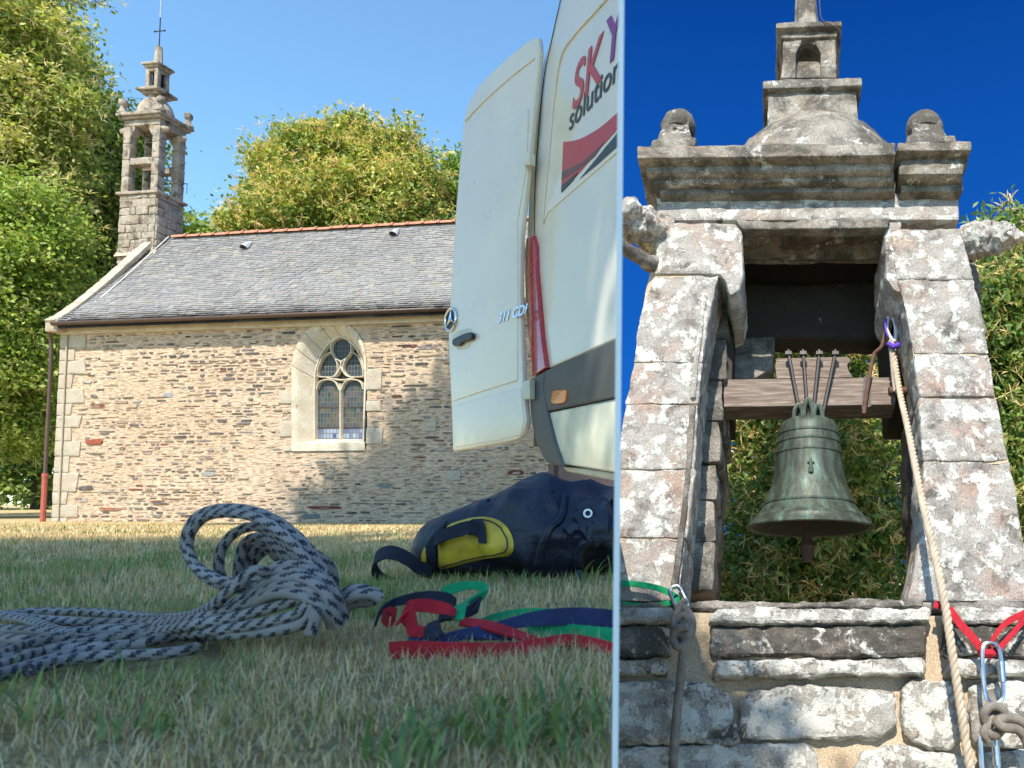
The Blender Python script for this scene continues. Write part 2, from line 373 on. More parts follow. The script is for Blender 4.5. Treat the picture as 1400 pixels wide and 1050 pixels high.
def rope_mat(name='kernmantle_sheath', dash=1.0, c1=(0.46, 0.43, 0.43), c2=(0.30, 0.25, 0.20), vs=2600.0, bd=0.0012):
    g = G(name); c = g.n.new('ShaderNodeTexCoord'); s = g.n.new('ShaderNodeSeparateXYZ'); g.L(c.outputs['UV'], s.inputs[0])
    u, v = s.outputs[0], s.outputs[1]
    fr = lambda a: g.math('FRACT', a)
    # two spiralling rows of short dark dashes, each dash a pair of offset checks
    def row(ph):
        uu = fr(g.math('ADD', u, ph)); tr = g.math('FLOOR', g.math('MULTIPLY', uu, 14.0))
        inu = g.math('LESS_THAN', uu, 3.0/14.0)
        vv = fr(g.math('ADD', g.math('DIVIDE', v, 0.0155), g.math('ADD', g.math('MULTIPLY', tr, 0.16), ph)))
        return g.math('MULTIPLY', inu, g.math('LESS_THAN', vv, 0.40))
    m = g.math('MAXIMUM', g.math('MAXIMUM', row(0.0), row(0.5)), row(0.27))
    m = g.math('MULTIPLY', m, g.ramp(g.noise(c.outputs['Object'], 900, 2), [(0.36, 0.25), (0.5, 1.0)]))
    a = g.math('SINE', g.math('ADD', g.math('MULTIPLY', u, 75.4), g.math('MULTIPLY', v, vs)))
    b = g.math('SINE', g.math('SUBTRACT', g.math('MULTIPLY', u, 75.4), g.math('MULTIPLY', v, vs)))
    br = g.math('MULTIPLY', a, b)
    base = g.mix(g.ramp(g.noise(c.outputs['Object'], 14, 5), [(0.35, 0.0), (0.7, 1.0)]), c1, c2)
    base = g.mix(1.0, base, g.ramp(g.math('ADD', g.math('MULTIPLY', br, 0.5), 0.5), [(0.0, 0.72), (1.0, 1.12)]), 'MULTIPLY')
    g.set(Base_Color=g.mix(g.math('MULTIPLY', m, dash), base, (0.016, 0.018, 0.035)), Roughness=0.85, Specular_IOR_Level=0.2); g.bump(br, 0.6, bd); return g.m
M['rope'] = rope_mat()
M['hemp'] = plain('hemp', (0.46, 0.38, 0.29), 0.9, 0, 0.3, 8, 0.5, 120)
M['grey_rope'] = rope_mat('grey_sheath', 0.25, (0.34, 0.30, 0.26), (0.20, 0.17, 0.14), 420.0, 0.006)
def webbing(name, c):
    g = G(name); v = g.co(); w = g.math('SINE', g.math('MULTIPLY', g.noise(v, 300, 2), 12))
    n = g.noise(v, 30, 4)
    g.set(Base_Color=g.mix(1.0, c, g.ramp(n, [(0.3, 0.75), (0.7, 1.15)]), 'MULTIPLY'), Roughness=0.8, Specular_IOR_Level=0.2); g.bump(w, 0.25, 0.0008); return g.m
M['web_red'] = webbing('red_webbing', (0.40, 0.018, 0.03)); M['web_green'] = webbing('green_webbing', (0.01, 0.30, 0.12))
M['web_black'] = webbing('black_webbing', (0.022, 0.024, 0.04)); M['web_blue'] = webbing('navy_webbing', (0.025, 0.035, 0.10))
def tarp():
    g = G('navy_tarpaulin'); v = g.co(); n = g.noise(v, 9, 8, 0.7, 0.6)
    c = g.mix(g.ramp(n, [(0.50, 0.0), (0.72, 0.55)]), (0.005, 0.008, 0.022), (0.07, 0.085, 0.12))
    g.set(Base_Color=c, Roughness=g.ramp(n, [(0.3, 0.38), (0.8, 0.7)]), Specular_IOR_Level=0.5); g.bump(g.noise(v, 16, 6, 0.55, 0.8), 0.7, 0.012); return g.m
M['tarp'] = tarp()
M['yellow'] = plain('yellow_tarpaulin', (0.58, 0.40, 0.03), 0.5, 0, 0.55, 25, 0.3, 80)
M['board'] = plain('white_board', (0.93, 0.93, 0.93), 0.5, 0, 0.02)
def sky_sheet():
    g = G('deep_blue_sky'); v = g.co('Object'); s = g.n.new('ShaderNodeSeparateXYZ'); g.L(v, s.inputs[0])
    c = g.ramp(g.math('DIVIDE', s.outputs[2], 26.0), [(0.0, (0.010, 0.145, 0.60)), (0.35, (0.006, 0.105, 0.49)), (1.0, (0.002, 0.05, 0.29))])
    e = g.n.new('ShaderNodeEmission'); g.L(c, e.inputs[0]); e.inputs[1].default_value = 0.62; g.L(e.outputs[0], g.out.inputs[0]); return g.m
M['sky'] = sky_sheet()

# ------------------------------------------------------------------ the ground
def ground():
    bm = bmesh.new(); ys = [-40, -12, -5, -2, 0, 0.2] + list(np.arange(0.35, 3.0, 0.12)) + list(np.arange(3.0, 18, 0.5)) + [19, 21, 24, 28, 34, 42, 60, 90, 150, 300]
    rows = []
    for y in ys:
        xr = BND * y if y > 0 else (3.0 if y < -1 else 0.0)
        xs = [xr - t for t in [0, .1, .2, .3, .45, .6, .8, 1.0, 1.3, 1.7, 2.2, 3, 4, 5.5, 7.5, 10, 13, 17, 22, 30, 60, 150, 400]]
        rows.append([bm.verts.new((x, y, gz(x, y))) for x in xs])
    for a, b in zip(rows, rows[1:]):
        for i in range(len(a)-1): bm.faces.new((a[i], b[i], b[i+1], a[i+1]))
    o = put('lawn', bm, M['lawn'], smooth=True); tag(o, kind='structure')
    # bank: the earth face where the upper lawn stops
    bm = bmesh.new(); yy = [y for y in ys if y >= 0]
    t = [bm.verts.new((BND*y + 0.0005, y, gz(BND*y, y))) for y in yy]; b = [bm.verts.new((BND*y + 0.0005, y, -3.2)) for y in yy]
    for i in range(len(yy)-1): bm.faces.new((t[i], t[i+1], b[i+1], b[i]))
    tag(put('bank', bm, M['lawn']), kind='structure')
    bm = bmesh.new(); vs = [bm.verts.new(p) for p in ((0.01, -0.5, -3.1), (400, -0.5, -3.1), (400, 300, -3.1), (-46, 300, -3.1))]
    bm.faces.new(vs); tag(put('lower_ground', bm, M['lawn']), kind='structure')
ground()
def sky_dome():
    bm = bmesh.new(); rows = []
    a0 = math.atan(-0.180)
    for i in range(25):
        a = a0 + (R(100) - a0) * i / 24; col = []
        for z in (-12, 0, 10, 20, 30, 42): col.append(bm.verts.new((34*math.sin(a), 34*math.cos(a), z)))
        rows.append(col)
    for a, b in zip(rows, rows[1:]):
        for k in range(5): bm.faces.new((a[k], a[k+1], b[k+1], b[k]))
    tag(put('sky', bm, M['sky']), kind='structure')
sky_dome()
# thin white strip added as a dividing line between the two places
def divider():
    y0, y1 = 0.335, 0.40; th = 0.00268 / 2
    d = Vector((BND, 1, 0)).normalized(); n = Vector((d.y, -d.x, 0))
    bm = bmesh.new(); a = Vector((BND*y0, y0, -3.1)); b = Vector((BND*y1, y1, -3.1))
    prism(bm, [a - n*th, b - n*th, b + n*th, a + n*th], Vector((0, 0, 3.72)))
    o = put('divider_strip', bm, M['board'], smooth=False)
    tag(o, 'added white divider strip between the lawn and the close stone belfry', 'post')
divider()
PCO = Vector((0, 0, 0)) ; PNO = Vector((1, -BND, 0)).normalized()   # outer = to the right of the boundary
PCO = PCO - PNO * 0.0016

# ------------------------------------------------------------------ grass
def grass():
    rng = np.random.default_rng(5)
    def scatter(y0, y1, dens, h0, h1, w, seg, name):
        A = 0.5 * (y1*y1 - y0*y0) * (1.12 - 0.156)
        n = int(A * dens); y = np.sqrt(rng.uniform(y0*y0, y1*y1, n)); x = y * rng.uniform(-1.12, -0.158, n)
        pn = np.array([noise.fractal(Vector((a*2.6, b*2.6, 1.0)), 0.8, 2.0, 3) for a, b in zip(x, y)])
        pn2 = np.array([noise.noise(Vector((a*9, b*9, 7.0))) for a, b in zip(x, y)])
        keep = rng.uniform(0, 1, n) < 0.72 + 0.5*pn2
        keep &= ~((y > .565) & (y < .80) & (x < -.36 - (y-.56)*.9) & (rng.uniform(0, 1, n) < .93))      # pressed flat under the ropes
        x, y, pn, pn2 = x[keep], y[keep], pn[keep], pn2[keep]; n = len(x)
        if y1 > 3:   # nothing inside the chapel
            k = ~((y - (16.0 - (x + 14.8)*0.13)) > -0.05); x, y, pn, pn2 = x[k], y[k], pn[k], pn2[k]; n = len(x)
        z = np.array([gz(a, b) for a, b in zip(x, y)])
        gm = (pn + 0.30*rng.normal(size=n) + 0.25*pn2 + np.where((y > .85) & (y < 2.0), .12, np.where(y >= 2.0, -.24, -.24))) > 0.50
        tall = rng.uniform(0, 1, n)**2.2
        h = (h0 + (h1-h0)*tall) * (1 + 0.35*gm + 0.4*pn2)
        ww = w * rng.uniform(0.6, 1.3, n) * (1 + 0.5*gm)
        th = rng.uniform(0, 2*np.pi, n); lean = rng.uniform(0.15, 1.35, n) * np.where(gm, 0.7, 1.0)
        dx, dy = np.cos(th), np.sin(th); sxv, syv = -dy, dx
        V = []; 
        for s in range(seg+1):
            t = s/seg; ang = lean * t
            px = x + dx*h*t*np.sin(ang); py = y + dy*h*t*np.sin(ang); pz = z - 0.002 + h*t*np.cos(ang*0.8)
            wd_ = ww*(1-t*0.9)
            if s < seg:
                V.append(np.stack([px - sxv*wd_/2, py - syv*wd_/2, pz], 1)); V.append(np.stack([px + sxv*wd_/2, py + syv*wd_/2, pz], 1))
            else: V.append(np.stack([px, py, pz], 1))
        nv = 2*seg+1; v = np.stack(V, 1)
        # keep blades on the lawn side of the boundary
        ok = (v[:, :, 0] < BND*v[:, :, 1] - 0.002).all(1); v = v[ok]; gm = gm[ok]; pn2 = pn2[ok]; n = len(v)
        F = []
        for s in range(seg-1): F += [(2*s, 2*s+1, 2*s+2), (2*s+1, 2*s+3, 2*s+2)]
        F.append((2*seg-2, 2*seg-1, 2*seg)); F = np.array(F)
        f = (np.arange(n)[:, None, None]*nv + F[None]).reshape(-1, 3)
        straw = np.array([0.78, 0.58, 0.32]); grey = np.array([0.66, 0.53, 0.36]); brown = np.array([0.46, 0.25, 0.10]); gr = np.array([0.30, 0.33, 0.11]); gr2 = np.array([0.19, 0.27, 0.10])
        u = rng.uniform(0, 1, n)[:, None]; dry = np.where(u < 0.55, straw, np.where(u < 0.85, grey, brown))
        grn = np.where(u < 0.6, gr, gr2); c = np.where(gm[:, None], grn, dry) * rng.uniform(0.7, 1.3, n)[:, None]
        c = np.repeat(c[:, None, :], nv, 1); 
        o = npmesh(name, v.reshape(-1, 3), f, M['grassblade'], c.reshape(-1, 3), kind='stuff')
        return o
    scatter(0.28, 0.9, 150000, 0.006, 0.022, 0.0011, 3, 'grass')
    scatter(0.9, 1.6, 52000, 0.008, 0.026, 0.0015, 2, 'grass')
    scatter(1.6, 3.2, 16000, 0.008, 0.026, 0.0030, 2, 'grass')
    scatter(3.2, 8.0, 1700, 0.010, 0.028, 0.007, 1, 'grass')
    scatter(8.0, 17.5, 300, 0.012, 0.035, 0.014, 1, 'grass')
    # broad green leaves and tall tufts close to the camera
    vs, fs, cs = [], [], []
    for (px, py, n, L, sp) in ((750, 990, 90, 0.032, 0.05), (560, 1040, 20, 0.035, 0.022), (610, 1015, 22, 0.028, 0.04), (210, 1000, 14, 0.022, 0.02), (810, 1020, 80, 0.034, 0.045), (690, 800, 26, 0.035, 0.06), (820, 800, 24, 0.06, 0.05), (80, 925, 24, 0.025, 0.05), (190, 790, 40, 0.06, 0.2), (10, 990, 26, 0.04, 0.03)):
        D = CAMH / ((py-690)/1000.0); c0 = Vector(((px-1000)/1000.0*D, D, 0))
        for i in range(n):
            a = rng.uniform(0, 2*np.pi); r = sp*rng.uniform(0, 1)**.5; p = c0 + Vector((r*math.cos(a), r*math.sin(a), 0))
            l = L*rng.uniform(0.5, 1.1); th = rng.uniform(0, 2*np.pi); le = rng.uniform(0.3, 1.3); w = 0.0017*rng.uniform(.6, 1.3)
            d = Vector((math.cos(th), math.sin(th), 0)); s = Vector((-d.y, d.x, 0)); b0 = len(vs); bad = False
            for k in range(5):
                t = k/4; q = p + d*l*t*math.sin(le*t) + Vector((0, 0, l*t*math.cos(le*t*0.9))); wt = w*(1-t)**.6
                for sg in (-1, 1):
                    qq = q + s*wt*sg
                    if qq.x > BND*qq.y - 0.003: bad = True
                    vs.append(qq)
                if k: fs += [(b0+2*k-2, b0+2*k-1, b0+2*k), (b0+2*k-1, b0+2*k+1, b0+2*k)]
                cc = (0.13, 0.23, 0.08) if rng.uniform() < 0.5 else (0.24, 0.30, 0.09); cs += [cc, cc]
            if bad: del vs[b0:]; del cs[b0:]; fs = [f for f in fs if f[0] < b0]
    npmesh('green_grass_tufts', np.array([tuple(v) for v in vs]), np.array(fs), M['grassblade'], np.array(cs), kind='stuff')
grass()

# ------------------------------------------------------------------ trees
def foliage(name, blobs, nleaf, size, pal, parent, seed, kf=46, spread=0.5, inner=0.25, catk=0.0, catsize=0.2, catcol=(0.74, 0.62, 0.32), aspect=0.3, sat=True):
    rng = np.random.default_rng(seed)
    rs = random.Random(seed + 100); nb = []
    for c0, r0 in blobs:
        r1 = r0[0] if isinstance(r0, tuple) else r0; nb.append((c0, tuple(q*.9 for q in r0) if isinstance(r0, tuple) else r0*.9))
        if sat:
            for _ in range(6):
                a = rs.uniform(0, 6.28); e = rs.uniform(-.5, 1.3); d0 = Vector((math.cos(a)*math.cos(e), math.sin(a)*math.cos(e), math.sin(e))); nb.append((Vector(c0) + d0*r1*rs.uniform(.85, 1.02), r1*rs.uniform(.20, .38)))
    blobs = nb
    C = np.array([tuple(b[0]) for b in blobs]); Rr = np.array([b[1] if isinstance(b[1], tuple) else (b[1],)*3 for b in blobs], float)
    wts = Rr.prod(1)**(2/3); wts /= wts.sum(); nc = max(nleaf//kf, 4)
    bi = rng.choice(len(blobs), nc, p=wts); d = rng.normal(size=(nc, 3)); d /= np.linalg.norm(d, axis=1)[:, None]
    rad = np.where(rng.uniform(0, 1, nc) < inner, rng.uniform(0.3, 0.8, nc), rng.uniform(0.8, 1.06, nc))
    cc = C[bi] + d*Rr[bi]*rad[:, None]
    outd = d.copy()
    tone = rng.uniform(0, 1, nc)
    li = np.repeat(np.arange(nc), kf); n = len(li)
    off = rng.normal(size=(n, 3)) * spread * np.array([1, 1, 0.6]); p = cc[li] + off
    ld = rng.normal(size=(n, 3)) + outd[li]*0.6; ld[:, 2] -= 0.25; ld /= np.linalg.norm(ld, axis=1)[:, None]
    nn = rng.normal(size=(n, 3)) * 0.8 + np.array([0, 0, 0.9]) + outd[li]*0.5
    sd_ = np.cross(ld, nn); sd_ /= np.linalg.norm(sd_, axis=1)[:, None] + 1e-6; nn = np.cross(sd_, ld)
    l = size * rng.uniform(0.6, 1.25, n)[:, None]; w = l*aspect
    v = np.stack([p, p + ld*l*0.45 + sd_*w + nn*l*0.08, p + ld*l, p + ld*l*0.45 - sd_*w + nn*l*0.08], 1)
    f = (np.arange(n)[:, None, None]*4 + np.array([[0, 1, 2], [0, 2, 3]])[None]).reshape(-1, 3)
    pal = np.array(pal); ti = np.clip(tone[li]*0.75 + rng.uniform(0, 0.35, n), 0, 0.999)*(len(pal)-1); i0 = ti.astype(int); fr = (ti - i0)[:, None]
    c = (pal[i0]*(1-fr) + pal[i0+1]*fr) * rng.uniform(0.75, 1.25, n)[:, None]
    o = npmesh(name, v.reshape(-1, 3), f, M['leaf'], np.repeat(c[:, None, :], 4, 1).reshape(-1, 3), parent=parent)
    if catk > 0:
        k = (rad > 0.8) & (rng.uniform(0, 1, nc) < catk); q = cc[k]; m = len(q); ns = 7; st = 8
        base = np.repeat(q, ns, 0) + rng.normal(size=(m*ns, 3))*spread*0.9; base = np.repeat(base, st, 0); n2 = len(base)
        dd = rng.normal(size=(n2, 3)); dd[:, 2] += 0.3; dd += np.repeat(np.repeat(outd[k], ns, 0), st, 0)*0.5; dd /= np.linalg.norm(dd, axis=1)[:, None]
        s2 = np.cross(dd, rng.normal(size=(n2, 3))); s2 /= np.linalg.norm(s2, axis=1)[:, None]; l2 = catsize*rng.uniform(0.6, 1.2, n2)[:, None]
        v2 = np.stack([base - s2*l2*0.03, base + s2*l2*0.03, base + dd*l2*0.6 + s2*l2*0.055, base + dd*l2 - np.array([0, 0, 1])*l2*0.15, base + dd*l2*0.6 - s2*l2*0.055], 1)
        f2 = (np.arange(n2)[:, None, None]*5 + np.array([[0, 1, 2], [0, 2, 4], [2, 3, 4]])[None]).reshape(-1, 3)
        c2 = np.array(catcol)[None]*rng.uniform(0.7, 1.2, n2)[:, None]
        npmesh('blossom', v2.reshape(-1, 3), f2, M['leaf'], np.repeat(c2[:, None, :], 5, 1).reshape(-1, 3), parent=parent)
    return o
def tree(name, label, base, blobs, nleaf, size, pal, seed, trunk_r=0.3, group=None, **k):
    r = root(name, (0, 0, 0), label, 'tree', group)
    foliage('crown', blobs, nleaf, size, pal, r, seed, **k)
    rnd = random.Random(seed); bm = bmesh.new(); base = Vector(base)
    top = sum((Vector(b[0]) for b in blobs), Vector()) / len(blobs)
    fork = base.lerp(top, 0.55); fork.x = base.x*0.6 + top.x*0.4
    P = catmull([base, base.lerp(fork, 0.5) + Vector((0.1, 0, 0)), fork], 5)
    tube(bm, P, 0, 9, radii=[trunk_r*(1.25 - 0.6*i/len(P)) for i in range(len(P))])
    for b in blobs:
        c = Vector(b[0]); rr = b[1] if isinstance(b[1], (int, float)) else b[1][0]
        for q in range(3):
            e = c + Vector((rnd.uniform(-1, 1), rnd.uniform(-1, 1), rnd.uniform(-0.3, 1)))*rr*0.8
            m = fork.lerp(e, 0.5) + Vector((rnd.uniform(-1, 1), rnd.uniform(-1, 1), rnd.uniform(-0.2, .8)))*rr*0.22
            Q = catmull([fork, m, e], 5); tube(bm, Q, 0, 6, radii=[trunk_r*(0.42 - 0.37*i/len(Q)) for i in range(len(Q))])
    put('trunk', bm, M['bark'], r); return r
PAL = [(0.07, 0.14, 0.03), (0.20, 0.29, 0.05), (0.40, 0.46, 0.11), (0.60, 0.57, 0.20)]
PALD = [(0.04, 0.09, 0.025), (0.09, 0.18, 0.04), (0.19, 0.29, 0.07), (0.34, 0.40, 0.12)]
PALG = [(0.07, 0.15, 0.03), (0.18, 0.29, 0.045), (0.34, 0.44, 0.09), (0.50, 0.54, 0.16)]
def bl(lst): return [(W(px, py, Y), r) for px, py, Y, r in lst]
tree('chestnut_tree', 'tall pale flowering tree at the far left edge, its top out of the picture', (-22, 21, gz(-22, 21)),
     bl([(10, 60, 20, 1.9), (55, 120, 19.6, 1.35), (20, 170, 19.6, 1.8), (55, 65, 20.5, 1.1), (-30, -60, 21, 2.2), (-60, 120, 20, 3), (-10, 270, 19, 2.0), (20, -30, 20.6, 1.3), (-90, 300, 20, 3), (60, 190, 20.3, 1.1), (72, 240, 20, .8)]),
     90000, 0.15, PAL, 11, 0.45, group=None, catk=1.0, catsize=0.22, kf=60, spread=0.30, inner=0.22)
tree('broadleaf_tree', 'bright green leafy tree at left, lower and nearer than the pale flowering one', (-19.0, 18.3, gz(-19, 18.3)),
     bl([(25, 330, 18.3, 1.4), (-10, 420, 18, 1.6), (45, 400, 18.6, .95), (15, 490, 18.3, 1.15), (-50, 520, 18.3, 1.7), (40, 300, 18.4, .9), (35, 545, 18.8, .7), (5, 590, 18.6, .8), (40, 450, 18.9, .6)]),
     60000, 0.13, PALG, 12, 0.3, catk=0.35, catsize=0.15, spread=0.28, inner=0.3, catcol=(0.62, 0.60, 0.25))
tree('lime_tree', 'dark green leafy tree standing directly behind the chapel bell tower', (-20.0, 24, gz(-20, 24)),
     bl([(130, 200, 24, 1.5), (105, 260, 24, 1.7), (150, 290, 24, 1.3), (125, 350, 24, 1.5), (95, 400, 24, 1.3), (150, 210, 24.5, 1.2), (90, 190, 24.6, 1.5), (145, 250, 24.5, 1.2), (80, 320, 24, 1.6), (165, 330, 24.5, 1.0), (70, 460, 23, 1.5), (110, 150, 24.5, .9)]),
     70000, 0.17, PAL, 13, 0.4, catk=0.4, catsize=0.20, spread=0.38, inner=0.3, catcol=(0.45, 0.42, 0.18))
tree('chestnut_tree', 'round crowned yellow flowering tree rising behind the slate roof', (-12.4, 23, gz(-12, 23)),
     bl([(465, 262, 23, 1.75), (408, 240, 23, 1.15), (528, 236, 23, 1.2), (460, 215, 23, 1.0), (378, 275, 23, .95), (556, 262, 23, .9), (425, 205, 23, .75), (508, 200, 23, .85), (440, 290, 22.6, 1.4), (520, 295, 22.8, 1.3), (345, 296, 23, .7), (325, 312, 23, .4), (368, 226, 23, .5), (582, 292, 23, .75), (548, 180, 23, .32), (482, 190, 23, .6), (352, 250, 23, .35), (580, 240, 23, .35), (395, 200, 23, .35)]),
     56000, 0.15, PAL, 14, 0.4, catk=0.95, catsize=0.23, kf=60, spread=0.27, inner=0.25, catcol=(0.80, 0.60, 0.25))
tree('small_tree', 'small green tree showing between the chapel roof and the open van door', (-9.3, 25, gz(-9, 25)),
     bl([(634, 252, 25, .75), (636, 290, 25, .9), (614, 285, 25, .4), (650, 240, 25, .7)]), 10000, 0.15, PALG, 15, 0.2, catk=0.2, catsize=0.15, spread=0.3)
tree('bush_tree', 'low wispy treetop peeping over the ridge beside the bell tower', (-18.6, 25, gz(-18, 25)),
     bl([(258, 318, 25, .55), (275, 325, 25, .5), (240, 320, 25, .5), (225, 330, 25, .5)]), 2600, 0.18, PALG, 16, 0.12, spread=0.25)
# far dark trees under the left edge
tree('hedge_tree', 'dark shaded trees low at the far left beyond the chapel corner', (-30, 32, gz(-30, 32)),
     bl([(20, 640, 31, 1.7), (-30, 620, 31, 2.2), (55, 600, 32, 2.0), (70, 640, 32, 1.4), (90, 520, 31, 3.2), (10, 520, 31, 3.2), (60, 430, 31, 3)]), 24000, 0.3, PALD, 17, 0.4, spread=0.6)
# trees behind the belfry (second place)
tree('chestnut_tree', 'dark flowering tree seen through the belfry opening behind the bell', (0.9, 14.0, -3.1),
     bl([(1110, 640, 12.5, 1.5), (1050, 720, 12.5, 1.2), (1180, 700, 12.5, 1.3), (1100, 790, 12.2, 1.5), (1030, 600, 12.6, 1.0), (1190, 600, 12.6, 1.0), (1120, 540, 12.6, 1.1), (1200, 800, 12.5, 1.3), (1010, 820, 12.5, 1.1), (1110, 480, 12.8, .8)]),
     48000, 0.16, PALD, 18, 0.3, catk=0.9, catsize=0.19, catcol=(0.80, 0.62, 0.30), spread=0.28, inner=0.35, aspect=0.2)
tree('chestnut_tree', 'flowering tree at the far right edge beside the right stone pillar', (5.2, 14.0, -3.1),
     bl([(1385, 370, 12.5, .85), (1410, 450, 12.5, 1.1), (1370, 470, 12.6, .9), (1400, 560, 12.5, 1.2), (1430, 380, 12.5, 1.1), (1440, 680, 12.4, 1.5), (1390, 330, 12.6, .45), (1370, 560, 12.6, .9)]),
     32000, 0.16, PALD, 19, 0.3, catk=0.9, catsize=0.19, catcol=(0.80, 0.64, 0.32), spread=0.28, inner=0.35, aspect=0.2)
# shade trees behind and beside the camera, outside the frame
def shade():
    s = SUNV
    def at(P, h): P = Vector(P); return P + s*((h - P.z)/s.z)
    b = []
    rnd = random.Random(4)
    for x in np.arange(-4.2, 0.9, 0.8):                           # over the ropes, bag and van
        for y in np.arange(0.2, 1.9, 0.7):
            if x > -0.1 and y > 1.0: continue
            b.append((at((x + rnd.uniform(-.2, .2), y + rnd.uniform(-.2, .2), 0.0), 9.0), 0.60))
    for x, y, z in ((-1.4, 3.7, 1.3), (-.8, 3.1, 1.6), (-1.5, 3.9, 1.8), (-1.2, 3.7, 2.2), (-.6, 2.9, 2.2)):
        b.append((at((x, y, z), 9.0), (0.42, .45, .4)))
    tree('shade_tree', 'low spreading tree behind the camera that shades the ropes and van', (-2.6, -3.0, 0), b, 36000, 0.17, PAL, 21, 0.2, spread=0.24, inner=0.5, sat=False)
    b = []
    for px, py, r in ((640, 640, 1.15), (560, 690, 1.2), (690, 560, 1.1), (470, 745, 1.0), (420, 740, .7), (560, 600, .6), (380, 745, .7), (590, 545, .7), (540, 630, .8), (480, 690, .85), (600, 640, 1.0), (500, 730, .9), (610, 500, .45), (760, 640, 1.6), (650, 730, 1.4), (610, 590, .7), (520, 655, .6), (740, 520, .9)):
        D = 15.2 - (px - 75)/545*1.2; p = W(px, py, D); b.append((at(p, 21.0 + rnd.uniform(-1, 1)), r))
    tree('shade_tree', 'tall tree beside the camera that shades the lower chapel wall', (-9.5, -3.0, 0), b, 60000, 0.32, PAL, 22, 0.35, spread=0.34, inner=0.6, sat=False)
shade()

# ------------------------------------------------------------------ the chapel
YAW = R(7.45)
CT = Vector((math.cos(YAW), -math.sin(YAW), 0)); CN = Vector((math.sin(YAW), math.cos(YAW), 0)); UP = Vector((0, 0, 1))
CO = W(72, 713, 16.0)
chapel = root('chapel', CO, 'small stone chapel with slate roof, gothic window and bell tower at its left end', 'chapel', basis=(CT, CN, UP))
def F(px, py, d=0.0):
    p = hit(px, py, CO + CN*d, CN) - CO; return Vector((p.dot(CT), d, p.z))
LEN = F(750, 600).x; ZE = F(72, 449).z; RD = 2.30; ZR = F(230, 326, RD).z
win_out = [F(x, y) for x, y in ((400, 617), (400, 505), (402, 488), (410, 466), (424, 450), (440, 441), (455, 438), (470, 441), (484, 450), (496, 466), (501, 488), (502, 505), (502, 607), (498, 617))]
win_in = [(x, y) for x, y in ((421, 601), (421, 520), (423, 500), (431, 478), (443, 464), (457, 457), (471, 464), (482, 478), (489, 500), (491, 520), (491, 601))]
def chapel_wall():
    bm = bmesh.new()
    o = [bm.verts.new(p) for p in ((0, 0, -0.25), (LEN, 0, -0.25), (LEN, 0, ZE), (0, 0, ZE))]
    i = [bm.verts.new(p) for p in win_out]
    es = [bm.edges.new((o[k], o[(k+1) % 4])) for k in range(4)] + [bm.edges.new((i[k], i[(k+1) % len(i)])) for k in range(len(i))]
    bmesh.ops.triangle_fill(bm, use_beauty=True, use_dissolve=False, edges=es)
    box(bm, 0, LEN, 0.30, 0.55, -0.25, ZE)
    for a in (0.0, LEN):      # gable walls
        x0, x1 = (a, a+0.3) if a == 0 else (a-0.3, a)
        prism(bm, [Vector((x0, 0.001, -.25)), Vector((x0, 2*RD, -.25)), Vector((x0, 2*RD, ZE)), Vector((x0, RD, ZR-0.1)), Vector((x0, 0.001, ZE))], Vector((x1-x0, 0, 0)))
    box(bm, 0.3, LEN-0.3, 2*RD-0.4, 2*RD, -0.25, ZE)
    return put('wall', bm, M['mortar'], chapel, smooth=False)
wall = chapel_wall()
def in_window(x, z, m=0.0):
    a = F(400, 617); b = F(502, 438); cx = (a.x+b.x)/2; hw = (b.x-a.x)/2 + m
    if abs(x-cx) > hw or z < a.z - m or z > b.z + m: return False
    zs = F(400, 495).z
    if z < zs: return True
    return abs(x-cx) < hw * math.sqrt(max(0, 1 - ((z-zs)/(b.z+m-zs))**2)) + 0.02
